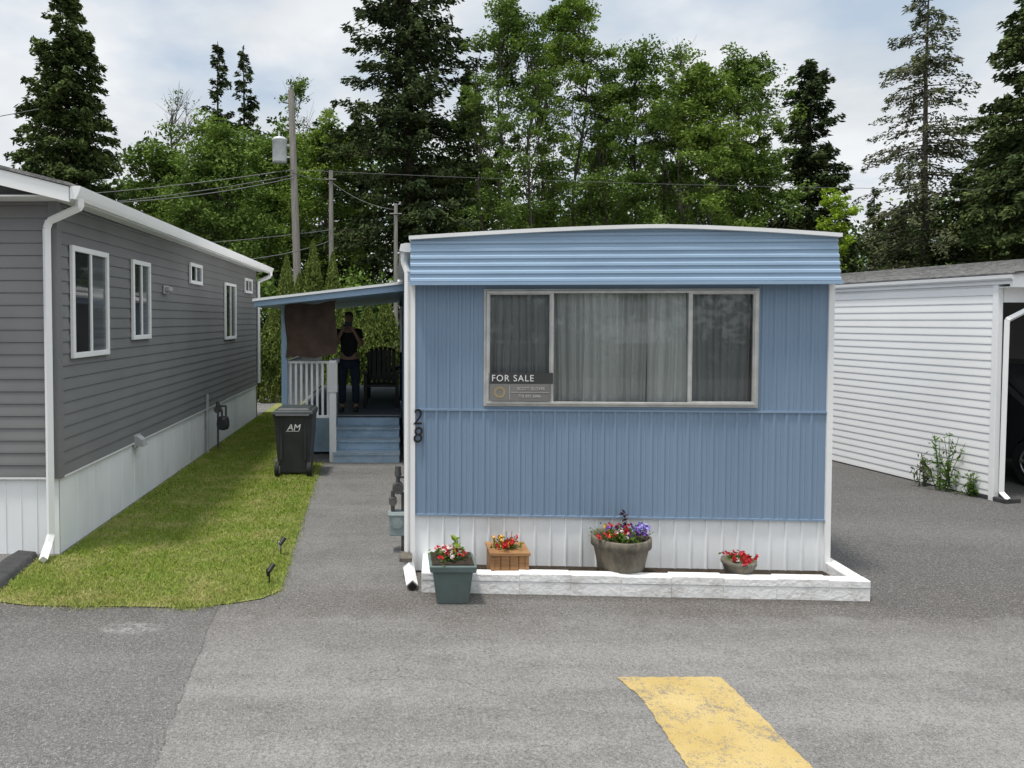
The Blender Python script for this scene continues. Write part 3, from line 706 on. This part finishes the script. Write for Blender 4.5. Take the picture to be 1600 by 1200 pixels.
V = [(0, .05, 1.60), (0, .03, 1.68), (0, -.01, 1.725), (0, -.06, 1.715)]; R = [(.07, .05), (.085, .06), (.075, .04), (.06, .02)]; E = [(0, 1), (1, 2), (2, 3)]
skinned('hair', V, E, R, HAIRM, PE, (0, 0, 0))
PH = root('phone', (-.80, 12.6-.36, dz+1.53), 'dark smartphone held up in front of the face', 'phone')
b = MB(); b.box(-.80-.075, -.80+.075, 12.6-.372, 12.6-.362, dz+1.49, dz+1.57); b.obj('phone_body', BLACK, PH, bevel=.003)
b = MB(); b.box(-.80-.07, -.80-.045, 12.6-.375, 12.6-.3725, dz+1.535, dz+1.562); b.obj('camera_lens', CHROME, PH)

# ------------------------------------------------------------------ bins
def bin_(x, y, label, lidm, h=.98, logo=True, w2=0):
    R = root('wheelie_bin', (x, y, 0), label, 'bin', 'wheeled bins beside the porch')
    b = MB(); b.box(x-.22, x+.22, y-.24, y+.24, .05, h-.06, 0, .06, .06); b.box(x-.295, x+.295, y-.315, y+.315, h-.075, h-.045)
    for k in (-1, 1): b.box(x+k*.17-.02, x+k*.17+.02, y-.30, y-.27, .25, h-.08, 0)
    b.obj('body', DARK, R, bevel=.015)
    b = MB(); b.box(x-.30, x+.30, y-.33, y+.33, h-.043, h+.01, 0, -.02, -.02); b.box(x-.25, x+.25, y-.26, y+.26, h+.01, h+.04, 0, -.04, -.04); b.obj('lid', lidm, R, bevel=.012)
    b = MB(); b.tube([(x-.24, y-.36, h-.05), (x+.24, y-.36, h-.05)], .016); b.box(x-.24, x-.2, y-.36, y-.3, h-.07, h-.03); b.box(x+.2, x+.24, y-.36, y-.3, h-.07, h-.03); b.obj('handle', DARK, R)
    for k in (-1, 1):
        b = MB(); b.cyl((x+k*.23-.03, y-.26, .11), (x+k*.23+.03, y-.26, .11), .11, .11, 20); w = b.obj('wheel', RUB, R)
        b = MB(); b.cyl((x+k*.23-.035, y-.26, .11), (x+k*.23+.035, y-.26, .11), .06, .06, 14); sub(b.obj('hub', ALU if k < 0 else DARK, R), w)
    if logo:
        text('logo', 'AM', .13, T(x-.085, y-.305, h-.27), SIGNW, R, .001, 1.0, bold=.001, font_shear=.2)
        b = MB(); b.box(x-.10, x+.09, y-.306, y-.304, h-.285, h-.278); b.obj('logo_underline', SIGNW, R)
bin_(-1.46, 10.62, 'charcoal wheeled bin with white logo standing on the grass edge', LIDM, .95)
bin_(-1.38, 11.05+.2-.0, 'second charcoal wheeled bin standing close behind beside the steps', LIDM, .93, False) if False else None

for i, (x, y, lab) in enumerate(((-1.09, 6.85, 'small black garden spotlight on a stake at the lawn edge'), (-1.07, 6.1, 'small black garden spotlight tilting low over the lawn edge'))):
    R = root('garden_light', (x, y, 0), lab, 'garden light', 'spotlights along the lawn edge')
    b = MB(); b.cyl((x, y, 0), (x, y, .13), .006, .006, 8); b.obj('stake', BLACK, R)
    b = MB(); b.cyl((x-.005, y-.02, .12), (x+.03, y+.03, .17), .018, .023, 14); b.obj('lamp_head', BLACK, R)
    b = MB(); b.box(x-.025, x+.012, y-.012, y+.016, .135, .142, 0); b.cyl((x-.012, y, .08), (x-.012, y, .135), .012, .015, 10); b.obj('solar_panel', ALU if i == 0 else BLACK, R)

# ------------------------------------------------------------------ white house with carport
WH = root('white_house', (9, 12, 0), 'white lap-sided house with grey shingle roof and open carport', 'house')
MW = Matrix.Translation((7.48, 8.96, 0)) @ Matrix.Rotation(math.atan2(7.54, -1.38), 4, 'Z')
b = MB(); lap(b, (.07, 0, 0), (8.0, 0, 0), (0, 1, 0), .02, 2.74, .102, .009); b.obj('side_wall', WHITE2, WH, MW)
b = MB(); b.box(.0, .07, -.06, .02, 0, 2.74); b.obj('corner_post', WHITE2, WH, MW, bevel=.006)
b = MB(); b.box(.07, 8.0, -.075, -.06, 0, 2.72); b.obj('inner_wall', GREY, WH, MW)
b = MB(); b.box(-.15, 8.1, .015, .03, 2.70, 2.82); b.obj('fascia_board', WHITE2, WH, MW)
b = MB(); b.ext([(-.2, .032, 2.75), (-.2, .055, 2.75), (-.2, .07, 2.77), (-.2, .075, 2.812), (-.2, .032, 2.812)], (8.3, 0, 0), close=True); b.obj('gutter', WHITE2, WH, MW)
b = MB(); sl = .115
for j in range(14):
    ya = .07-.33*j; za = 2.832+sl*(.33*j); b.add([(-.23, ya, za+.012), (8.2, ya, za+.012), (8.2, ya-.335, za+.012+.33*sl-.012), (-.23, ya-.335, za+.33*sl)], [(0, 1, 2, 3)])
    b.add([(-.23, ya, za-.006), (8.2, ya, za-.006), (8.2, ya, za+.012), (-.23, ya, za+.012)], [(0, 1, 2, 3)])
b.ext([(-.22, .06, 2.818), (-.22, -4.5, 2.818+4.6*sl), (-.22, -9.2, 2.818), (-.22, -9.2, 2.835), (-.22, -4.5, 2.830+4.6*sl), (-.22, .06, 2.830)], (8.4, 0, 0), close=True)
b.obj('roof', SHING, WH, MW)
b = MB(); b.ext([(-.18, .03, 2.66), (-.18, .03, 2.815), (-.18, -4.5, 2.815+4.55*sl), (-.18, -9.1, 2.815), (-.18, -9.1, 2.66)], (.03, 0, 0), close=True)
b.box(-.14, 0, -9, .01, 2.66, 2.67); b.box(0, .1, -9, -.07, 2.48, 2.74); b.obj('gable_fascia', WHITE2, WH, MW)
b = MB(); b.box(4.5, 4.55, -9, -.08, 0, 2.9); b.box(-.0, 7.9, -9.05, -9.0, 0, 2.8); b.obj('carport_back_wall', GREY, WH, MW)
b = MB(); b.box(0, .12, -4.6, -4.5, 0, 2.48); b.obj('carport_post', WHITE2, WH, MW)
b = MB(); b.rtube([(-.08, -.55, 2.64), (-.08, -.40, 2.42), (-.05, -.06, 2.26), (-.05, -.04, .12), (-.14, -.04, .05)], .05)
b.obj('downspout', WHITE2, WH, MW)
b = MB(); b.box(-.15, .3, -.22, .02, 0.001, .06); b.obj('threshold', KERBM, WH, MW, bevel=.01)
b = MB(); b.box(3.05, 3.25, .02, .10, 1.95, 2.06); b.obj('wall_box', WOODO, WH, MW, bevel=.01)

CA = root('parked_car', (9.3, 10.9, 0), 'dark sport utility car parked inside the carport', 'car')
def car(CA, MC, paint):
    b = MB()
    prof = [(-2.2, .38), (-2.28, .62), (-2.2, .92), (-1.25, 1.06), (-.55, 1.62), (1.5, 1.66), (2.15, 1.15), (2.25, .85), (2.2, .38), (1.75, .34), (1.70, .60), (1.45, .76), (1.15, .60), (1.1, .34), (-1.1, .34), (-1.15, .60), (-1.42, .76), (-1.7, .60), (-1.75, .36)]
    b.ext([(-.88, y, z) for y, z in prof], (1.76, 0, 0), close=True)
    b.obj('body', paint, CA, MC, bevel=.06)
    gp = [(-1.05, 1.10), (-.5, 1.54), (1.4, 1.58), (1.85, 1.14)]
    for xx in (-.886, .886):
        b = MB(); b.add([(xx, y, z) for y, z in gp], [(0, 1, 2, 3)]); b.obj('window', DGLASS, CA, MC)
    b = MB(); b.add([(-.75, -1.24, 1.085), (.75, -1.24, 1.085), (.68, -.60, 1.60), (-.68, -.60, 1.60)], [(0, 1, 2, 3)])
    b.obj('windscreen', DGLASS, CA, MC)
    for sx_ in (-1, 1):
        for yy in (-1.42, 1.42):
            b = MB(); b.cyl((sx_*.70, yy, .34), (sx_*.90, yy, .34), .34, .34, 28); w = b.obj('wheel', RUB, CA, MC)
            b = MB(); b.cyl((sx_*.89, yy, .34), (sx_*.905, yy, .34), .07, .06, 14)
            for k in range(5):
                a = k*math.tau/5; b.cyl((sx_*.905, yy, .34), (sx_*.905, yy+.22*math.cos(a), .34+.22*math.sin(a)), .03, .025, 6)
            for k in range(24):
                a = k*math.tau/24; a2 = (k+1)*math.tau/24; b.cyl((sx_*.905, yy+.22*math.cos(a), .34+.22*math.sin(a)), (sx_*.905, yy+.22*math.cos(a2), .34+.22*math.sin(a2)), .016, .016, 5)
            sub(b.obj('rim', CHROME, CA, MC), w)
        b = MB(); b.box(sx_*.70-.16, sx_*.70+.16, -2.29, -2.2, .70, .84); b.obj('headlight', SIGNW, CA, MC, bevel=.02)
car(CA, Matrix.Translation((9.20, 11.15, 0)) @ Matrix.Rotation(math.radians(10.4), 4, 'Z'), CARP)

def weed(x, y, h, n, seed, lab, mat=GREENP):
    R = root('weed', (x, y, 0), lab, 'weed', 'weeds along the white wall')
    r = np.random.default_rng(seed); b = MB(); Cs = []
    for i in range(n):
        a = r.uniform(0, 6.28); sp = r.uniform(.05, .28)*h; hh = h*r.uniform(.5, 1)
        p0 = Vector((x+r.normal(0, .05), y+r.normal(0, .05), 0)); p1 = p0+Vector((math.cos(a)*sp*.4, math.sin(a)*sp*.4, hh*.5)); p2 = p0+Vector((math.cos(a)*sp, math.sin(a)*sp, hh))
        b.cyl(p0, p1, .006, .005, 4); b.cyl(p1, p2, .005, .003, 4)
        for t in r.uniform(.1, 1, 18):
            q = p0.lerp(p1, t*2) if t < .5 else p1.lerp(p2, t*2-1); Cs.append(np.array(q)+r.normal(0, .025, 3))
    b.obj('stems', mat, R)
    C = np.array(Cs); A = unit(r.normal(0, 1, (len(C), 3))+[0, 0, .5])*r.uniform(.05, .10, (len(C), 1)); B = unit(np.cross(A, r.normal(0, 1, (len(C), 3))))*.024
    quads_obj('leaves', C, A, B, mat, R)
weed(7.26, 9.50, .80, 12, 1, 'tall leafy weed growing from the asphalt by the white wall', GREENP)
weed(7.40, 9.22, .32, 9, 2, 'short bushy weed growing from the asphalt by the white wall', GREENP)
weed(7.16, 9.80, .50, 7, 3, 'thin weed growing from the asphalt by the white wall', LARCH)

# ------------------------------------------------------------------ utility poles and wires
def pole(x, y, h, r, lab, trans=False, lean=(0, 0)):
    R = root('utility_pole', (x, y, 0), lab, 'utility pole', 'utility poles behind the homes')
    b = MB(); b.cyl((x, y, 0), (x+lean[0], y+lean[1], h), r*1.15, r*.8, 14); b.obj('pole_shaft', POLEW, R)
    if trans:
        b = MB(); z = 7.95; xx = -4.19; xp = x+lean[0]*.78
        b.lathe([(.05, 0), (.25, .02), (.265, .08), (.265, .80), (.285, .82), (.285, .87), (.2, .94), (.05, .97)], (xx, y, z), 22)
        b.cyl((xx, y-.1, z+.92), (xx, y-.1, z+1.15), .04, .03, 8); b.box(xx+.2, xp, y-.04, y+.04, z+.62, z+.69); b.box(xx+.2, xp, y-.04, y+.04, z+.2, z+.27)
        b.obj('transformer', TRANSF, R)
        b = MB(); b.cyl((x+lean[0]-.3, y-.05, h-.45), (x+lean[0], y-.05, h-.5), .03, .03, 6); b.obj('bracket', PIPE, R)
        b = MB(); b.cyl((x+lean[0], y, h), (x+lean[0], y, h+.15), .05, .03, 8); b.obj('insulator', PIPE, R)
    else:
        b = MB(); b.cyl((x-.2, y-.1, h-.35), (x+.2, y-.1, h-.35), .03, .03, 8); b.obj('bracket', PIPE, R)
pole(-3.45, 26.5, 10.6, .14, 'tall leaning wooden utility pole carrying a grey transformer', True, (-.32, 0))
pole(-2.37, 27, 7.8, .095, 'plain weathered wooden utility pole standing among trees')
pole(.03, 24, 6.1, .075, 'short thin wooden utility pole standing among trees')
def wire(p, q, sag, r=.013):
    b = MB(); n = 20; pts = []
    for i in range(n+1):
        t = i/n; pts.append((p[0]+(q[0]-p[0])*t, p[1]+(q[1]-p[1])*t, p[2]+(q[2]-p[2])*t-4*sag*t*(1-t)))
    b.tube(pts, r, 4); o = b.obj('power_line', CABLE); tag(o, 'thin grey overhead cable strung between poles', 'power line', 'overhead power lines')
P1 = (-3.70, 26.35)
wire((P1[0], P1[1], 7.7), (-20, 29, 7.0), .3, .018); wire((P1[0], P1[1], 7.5), (-20, 29, 6.6), .4, .016); wire((P1[0], P1[1], 7.4), (-14, 20, 5.6), .5, .016)
wire((P1[0]-8, 24, 9.2), (-20, 24, 8.0), .1, .014)
wire((P1[0], P1[1], 7.7), (45, 27, 7.4), .5, .008); wire((P1[0], P1[1], 7.6), (-2.37, 27, 7.5), .1)
wire((-2.37, 27, 7.4), (.03, 24, 5.9), .2, .010); wire((-2.37, 26.9, 5.6), (-16, 24, 4.6), .3); wire((-2.37, 26.9, 5.2), (-5, 17, 3.6), .2)

# ------------------------------------------------------------------ trees
def conifer(x, y, H, R, lab, mat=SPR, base=.08, nb=150, per=70, droop=.28, rise=.05, size=.20, p=.85, seed=0, cat='conifer', name='spruce_tree', tr=.2, bark=BARK, latw=.3, jit=.45):
    rt = root(name, (x, y, 0), lab, cat, 'trees behind the homes')
    r = np.random.default_rng(seed)
    b = MB(); nseg = 8
    lx = r.normal(0, .05, nseg+1).cumsum()*.6
    for i in range(nseg):
        t0, t1 = i/nseg, (i+1)/nseg
        b.cyl((x+lx[i], y, H*t0), (x+lx[i+1], y, H*t1), tr*(1-t0)+.02, tr*(1-t1)+.02, 8, caps=False)
    Cs, As, Bs = [], [], []
    tt = np.sort(base+(1-base)*r.random(nb)**.95)
    for t in tt:
        z = H*t; f = (t-base)/(1-base)
        Lb = R*(1-f)**p*r.uniform(1-jit, 1.08)+.15
        az = r.uniform(0, 2*np.pi); d = np.array([np.cos(az), np.sin(az), 0]); lat = np.array([-d[1], d[0], 0])
        o = np.array([x+np.interp(t, np.linspace(0, 1, nseg+1), lx), y, z])
        rs = rise+.35*f
        b.cyl(o, o+d*Lb*.9+np.array([0, 0, Lb*(rs*.9-droop*.8)]), .02+.02*Lb*.3, .006, 3, caps=False)
        n = int(per*Lb**1.1)+8
        s = r.random(n)**.65; sg = r.choice([-1, 1], n)
        lw = latw*Lb*(1.05-s)*r.random(n)+.03
        zoff = Lb*(rs*s-droop*s*s)-lw*.35+r.normal(0, .05, n)-r.random(n)**2*.22
        C = o+d*(Lb*s)[:, None]+lat*(lw*sg)[:, None]; C[:, 2] += zoff
        A = d*.7+lat*(sg*.6)[:, None]+np.array([0, 0, -.35])+r.normal(0, .35, (n, 3))
        A = unit(A)*(size*r.uniform(.6, 1.5, n))[:, None]
        B = unit(np.cross(A, r.normal(0, 1, (n, 3))+[0, 0, .6]))*(size*.40)
        Cs.append(C); As.append(A); Bs.append(B)
    b.obj('trunk', bark, rt)
    quads_obj('crown', np.concatenate(Cs), np.concatenate(As), np.concatenate(Bs), mat, rt)
def ball(r, n):
    v = unit(r.normal(0, 1, (n, 3))); return v*(r.random(n)**.45)[:, None]
def decid(x, y, H, W_, lab, mat=DEC, base=.25, ncl=110, per=190, seed=0, sig=.5, size=.16, tr=.16, bark=BARKL, stems=1, shape=1.0, flat=.7, name='broadleaf_tree', bare=0, D=None):
    rt = root(name, (x, y, 0), lab, 'tree', 'trees behind the homes')
    r = np.random.default_rng(seed); b = MB(); Cs, As, Bs = [], [], []
    D = D or W_
    sx = [x+(i-(stems-1)/2)*W_*.20+r.normal(0, .12) for i in range(stems)]
    trunks = []
    for si, s0 in enumerate(sx):
        hs = H*(.86 if si == stems//2 else r.uniform(.62, .78))
        pts = [np.array([s0, y, 0])]; nseg = 10
        for i in range(nseg): pts.append(pts[-1]+np.array([r.normal(0, .11)+(s0-x)*.035, r.normal(0, .11), hs/nseg]))
        for i in range(nseg): b.cyl(pts[i], pts[i+1], tr*(1-i/nseg)+.015, tr*(1-(i+1)/nseg)+.015, 8, caps=False)
        trunks.append(np.array(pts))
    lobes = r.uniform(0, 6.28, 3)
    for k in range(ncl):
        f = r.random()**.8; z = H*(base+(1-base)*f)
        if k < stems:
            c = trunks[k][-1]+np.array([0, 0, .1])
        else:
            rad = math.sin(math.pi*min(1, (f*.86+.14))**shape)**.6
            a = r.uniform(0, 6.283)
            rad *= 1+.16*math.sin(2*a+lobes[0]+f*7)+.13*math.sin(3*a+lobes[1]-f*11)
            q = r.random()**.45*rad*r.uniform(.8, 1.05)
            c = np.array([x+math.cos(a)*q*W_/2, y+math.sin(a)*q*D/2, z-.25+r.normal(0, .1)])
        tk = trunks[int(np.argmin([abs(np.interp(min(c[2], t_[-1, 2]), t_[:, 2], t_[:, 0])-c[0]) for t_ in trunks]))]
        zt = min(max(H*base*.6, c[2]-np.hypot(c[0]-x, c[1]-y)*r.uniform(.8, 1.5)-.5), tk[-1, 2])
        o = np.array([np.interp(zt, tk[:, 2], tk[:, 0]), np.interp(zt, tk[:, 2], tk[:, 1]), zt])
        ln = np.linalg.norm(c-o)
        m1 = o+(c-o)*.35+np.array([0, 0, -.06*ln])+r.normal(0, .07*ln**.5, 3); m2 = o+(c-o)*.7+np.array([0, 0, -.02*ln])+r.normal(0, .07*ln**.5, 3)
        b.cyl(o, m1, .035, .024, 4, caps=False); b.cyl(m1, m2, .024, .014, 4, caps=False); b.cyl(m2, c, .014, .006, 3, caps=False)
        if bare:
            for j in range(5):
                e = c+r.normal(0, sig*.8, 3)+np.array([0, 0, .2]); b.cyl(m2, e, .012, .005, 3, caps=False)
        if r.random() < bare: continue
        for j in range(4):
            n = int(per*r.uniform(.2, .45)); sg = sig*r.uniform(.55, 1.1)
            cc = c+r.normal(0, 1, 3)*np.array([sig*.85, sig*.85, sig*.6])
            C = cc+ball(r, n)*np.array([sg, sg, sg*flat])
            A = unit(r.normal(0, 1, (n, 3))*np.array([1, 1, .6]))*(size*r.uniform(.55, 1.25, n))[:, None]
            B = unit(np.cross(A, r.normal(0, .6, (n, 3))+[0, 0, 1]))*(size*.6)
            Cs.append(C); As.append(A); Bs.append(B)
    b.obj('trunk', bark, rt)
    quads_obj('crown', np.concatenate(Cs), np.concatenate(As), np.concatenate(Bs), mat, rt)

def wx(px, y): return (px-617)*y/1130
def hz(py, y): return 2.26+(500-py)*y/1130
y = 30
conifer(wx(108, y), y, hz(-15, y), 3.2, 'tall dense dark green spruce behind the grey house', SPR2, .06, 430, 66, .30, .10, .24, .60, 1, jit=.30, latw=.36)
conifer(wx(-40, 36), 36, hz(170, 36), 2.8, 'shorter dark spruce at the edge of the trees', SPR2, .06, 190, 50, .3, .1, .28, .7, 21, jit=.35)
conifer(wx(343, 44), 44, hz(70, 44), 2.3, 'slim pointed fir rising above the leafy trees', SPR, .2, 150, 40, .25, .1, .28, .75, 2, jit=.6)
conifer(wx(386, 46), 46, hz(78, 46), 2.4, 'slim pointed fir rising above the leafy trees', SPR, .2, 150, 38, .25, .1, .28, .75, 3, jit=.6)
conifer(wx(640, 31), 31, 18.5, 4.9, 'very tall dark spruce with long ragged spreading branches', SPR, .10, 330, 46, .20, .06, .24, .42, 4, tr=.32, jit=.55, latw=.32)
conifer(wx(555, 36), 36, 12.5, 2.6, 'dark spruce standing behind the tall one', SPR, .08, 150, 44, .25, .08, .28, .8, 5)
conifer(wx(728, 37), 37, 15.0, 2.8, 'dark spruce standing behind the tall one', SPR, .08, 170, 42, .25, .08, .28, .7, 6)
conifer(wx(1262, 33), 33, hz(98, 33), 2.7, 'dark ragged spruce with an uneven outline', SPR, .06, 270, 62, .22, .12, .25, .55, 7, jit=.5, latw=.36)
conifer(wx(1447, 31), 31, hz(-25, 31), 3.2, 'tall sparse conifer with thin see-through drooping branches', LARCH, .20, 215, 40, .42, .10, .17, .55, 8, tr=.19, jit=.5, name='sparse_conifer_tree', latw=.3, bark=BARKL)
conifer(wx(1625, 27), 27, 15.5, 3.6, 'large dark cedar with full drooping foliage', CED, .04, 330, 60, .34, .1, .24, .5, 9, name='cedar_tree', jit=.35, latw=.36)
conifer(wx(1560, 36), 36, hz(150, 36), 2.8, 'dark cedar with full drooping foliage', CED, .04, 220, 50, .34, .1, .28, .6, 10, name='cedar_tree', jit=.35)
conifer(wx(1500, 30), 30, hz(275, 30), 2.1, 'bushy mid-height cedar by the white house', CED, .03, 170, 60, .3, .1, .22, .6, 22, name='cedar_tree', jit=.35)
conifer(wx(1360, 38), 38, hz(298, 38), 1.4, 'small cone-shaped cedar in the gap between trees', CED, .02, 110, 70, .15, .25, .2, .8, 11, name='cedar_tree')
conifer(wx(1400, 34), 34, hz(330, 34), 1.5, 'small cone-shaped cedar beside the roof', CED, .02, 110, 70, .15, .25, .2, .7, 12, name='cedar_tree')
decid(wx(250, 33), 33, hz(235, 33), 4.4, 'leafy green tree behind the grey house', DEC2, .1, 85, 290, 31, .60, .175)
decid(wx(340, 30), 30, hz(205, 30), 4.6, 'leafy green tree with a rounded uneven crown', DEC2, .08, 100, 290, 32, .56, .165)
decid(wx(430, 36), 36, hz(215, 36), 5.0, 'leafy green tree behind the utility pole', DEC2, .08, 90, 290, 33, .64, .185)
decid(wx(468, 42), 42, hz(120, 42), 2.6, 'tall thin half-bare tree above the others', DEC2, .35, 50, 110, 34, .4, .17, bare=.35)
decid(wx(515, 33), 33, hz(190, 33), 3.8, 'leafy green tree beside the tall spruce', DEC, .08, 75, 280, 35, .54, .165)
decid(wx(285, 38), 38, hz(140, 38), 3.2, 'bare twiggy tree showing above green foliage', DEC2, .45, 60, 30, 36, .4, .15, bare=.9)
decid(wx(795, 29), 29, hz(5, 29), 4.1, 'tall airy broadleaf tree with several thin trunks', DEC2, .20, 112, 260, 37, .42, .13, stems=3, tr=.11)
decid(wx(885, 31), 31, hz(-12, 31), 4.4, 'tall airy broadleaf tree with sky showing through', DEC, .22, 110, 260, 38, .42, .135, stems=3, tr=.11)
decid(wx(985, 30), 30, hz(85, 30), 4.6, 'full broadleaf tree with light and dark clumps', DEC2, .20, 110, 300, 39, .47, .14, stems=3, tr=.10)
decid(wx(1090, 29), 29, hz(110, 29), 4.3, 'full broadleaf tree with light and dark clumps', DEC, .16, 112, 300, 40, .48, .14, stems=2, tr=.11)
decid(wx(1160, 30), 30, hz(85, 30), 3.4, 'broadleaf tree with a tall rounded crown', DEC2, .2, 96, 290, 41, .47, .14, stems=2, tr=.10)
decid(wx(930, 38), 38, hz(230, 38), 5.0, 'darker broadleaf tree standing further back', DEC2, .1, 70, 220, 42, .62, .19)
decid(wx(1060, 39), 39, hz(75, 39), 4.0, 'broadleaf tree with partly bare top', DEC2, .3, 70, 170, 43, .48, .17, bare=.3)
decid(wx(1303, 25), 25, hz(293, 25), 1.2, 'small bright green young tree beside the roof', DEC3, .1, 50, 150, 44, .22, .11, tr=.05)
for i, (px, py, yy, w) in enumerate(((448, 402, 22, .55), (490, 378, 23, .55), (520, 398, 22.5, .5), (545, 470, 21, .6), (575, 480, 21, .6), (603, 465, 22, .6), (425, 490, 20, .6), (468, 430, 24, .55))):
    H_ = hz(py, yy); rt = root('hedge_cedar', (wx(px, yy), yy, 0), 'narrow upright yellowish green hedge cedar', 'hedge shrub', 'upright cedars behind the porch')
    r = np.random.default_rng(60+i); n = 9000
    f = r.random(n); a = r.uniform(0, 6.283, n); rad = w*.8*np.minimum(1, (1-f)*1.9)**.75*r.uniform(.8, 1.05, n)*(1+.10*np.sin(a*6+f*5)+.06*np.sin(a*11-f*17))
    C = np.stack([wx(px, yy)+np.cos(a)*rad, yy+np.sin(a)*rad, f*H_+.05], 1)
    A = unit(r.normal(0, .35, (n, 3))+[0, 0, 1])*.10; B = unit(np.cross(A, r.normal(0, 1, (n, 3))))*.045
    b = MB(); b.cyl((wx(px, yy), yy, 0), (wx(px, yy), yy, H_*.9), .06, .02, 6); b.obj('trunk', BARK, rt)
    quads_obj('crown', C, A, B, ARB, rt)
def mass(name, seed, ncl, xr, yr, zf, n, sr, size, mat, zp=.7):
    r = np.random.default_rng(seed); Cs, As, Bs = [], [], []
    for k in range(ncl):
        yy = r.uniform(*yr); x = r.uniform(*xr); z = zf(x, yy, r)*r.random()**zp
        sg = r.uniform(*sr); C = np.array([x, yy, z])+ball(r, n)*[sg, sg, sg*.8]; C[:, 2] = np.maximum(C[:, 2], .05)
        A = unit(r.normal(0, 1, (n, 3)))*(size*r.uniform(.6, 1.3, n))[:, None]; B = unit(np.cross(A, r.normal(0, 1, (n, 3))+[0, 0, .8]))*size*.6
        Cs.append(C); As.append(A); Bs.append(B)
    o = quads_obj(name, np.concatenate(Cs), np.concatenate(As), np.concatenate(Bs), mat); o['kind'] = 'stuff'
def topz(x, yy, r):
    px = 617+1130*x/yy
    t = np.interp(px, [-400, 0, 200, 300, 550, 600, 720, 800, 960, 1050, 1200, 1240, 1320, 1380, 1450, 1700, 2200], [300, 270, 250, 230, 200, 180, 210, 300, 290, 230, 260, 330, 345, 345, 320, 260, 250])
    return (2.26+(500-t)*46/1130)*r.uniform(.85, 1.06)
mass('woodland', 99, 1300, (-40, 58), (40, 54), topz, 95, (1.0, 1.7), .36, WOODS)
mass('undergrowth', 98, 400, (-20, 30), (24.5, 30), lambda x, yy, r: 3.8 if not (1290 < 617+1130*x/yy < 1400) else 2.8, 110, (.6, 1.2), .2, DEC2, 1.2)
mass('added_reflection_trees', 97, 300, (-30, 45), (-30, -20), lambda x, yy, r: 6.5+2.5*math.sin(x*.7)+1.5*math.sin(x*1.9), 70, (.9, 1.8), .6, WOODS)  # unseen tree row added behind the camera to darken the window reflection

# ------------------------------------------------------------------ world, sun, camera
sdir = Vector((-.22, -.15, .95)).normalized()
elev = math.asin(sdir.z); azim = math.atan2(sdir.x, sdir.y)
w = bpy.data.worlds.new('World'); scene.world = w; w.use_nodes = True; nt = w.node_tree; nt.nodes.clear()
out = nt.nodes.new('ShaderNodeOutputWorld'); bg = nt.nodes.new('ShaderNodeBackground'); bg.inputs[1].default_value = .108
sky = nt.nodes.new('ShaderNodeTexSky'); sky.sky_type = 'NISHITA'; sky.sun_disc = False; sky.sun_elevation = elev; sky.sun_rotation = azim
tc = nt.nodes.new('ShaderNodeTexCoord').outputs['Generated']
sp = nt.nodes.new('ShaderNodeSeparateXYZ'); L(nt, tc, sp.inputs[0])
zz = mth(nt, 'ADD', mth(nt, 'MAXIMUM', sp.outputs[2], 0.0), .25)
cb = nt.nodes.new('ShaderNodeCombineXYZ'); L(nt, mth(nt, 'DIVIDE', sp.outputs[0], zz), cb.inputs[0]); L(nt, mth(nt, 'DIVIDE', sp.outputs[1], zz), cb.inputs[1])
c1 = noise(nt, cb.outputs[0], 1.3, 6, .52); c2 = noise(nt, cb.outputs[0], 2.4, 5, .5)
cloud = mixc(nt, mapr(nt, c2, .32, .68), (6.4, 6.8, 7.2), (8.8, 8.95, 9.1))
skyb = mixc(nt, .75, sky.outputs[0], (5.6, 6.6, 7.7))
col = mixc(nt, mapr(nt, c1, .36, .52), skyb, cloud)
gain = mapr(nt, sp.outputs[2], .42, .95, 1.0, 2.2)
vm = nt.nodes.new('ShaderNodeVectorMath'); vm.operation = 'SCALE'; L(nt, col, vm.inputs[0]); L(nt, gain, vm.inputs['Scale'])
L(nt, vm.outputs[0], bg.inputs[0]); L(nt, bg.outputs[0], out.inputs[0])
sl = bpy.data.lights.new('sun', 'SUN'); sl.energy = 3.1; sl.angle = math.radians(7); sl.color = (1, .95, .87)
so = bpy.data.objects.new('sun', sl); COL.objects.link(so); so.rotation_euler = (-sdir).to_track_quat('-Z', 'Y').to_euler(); so.location = (0, 0, 20)
cam = bpy.data.cameras.new('camera'); co = bpy.data.objects.new('camera', cam); COL.objects.link(co); scene.camera = co
co.location = (0, 0, 2.26); co.rotation_euler = (math.radians(90)-.03, 0, 0)
cam.sensor_width = 36; cam.lens = 1130/1600*36; cam.shift_x = (800-617)/1600; cam.shift_y = (500+34-600)/1600; cam.clip_end = 1000; cam.clip_start = .05
scene.view_settings.view_transform = 'Standard'; scene.view_settings.look = 'None'; scene.view_settings.exposure = 0
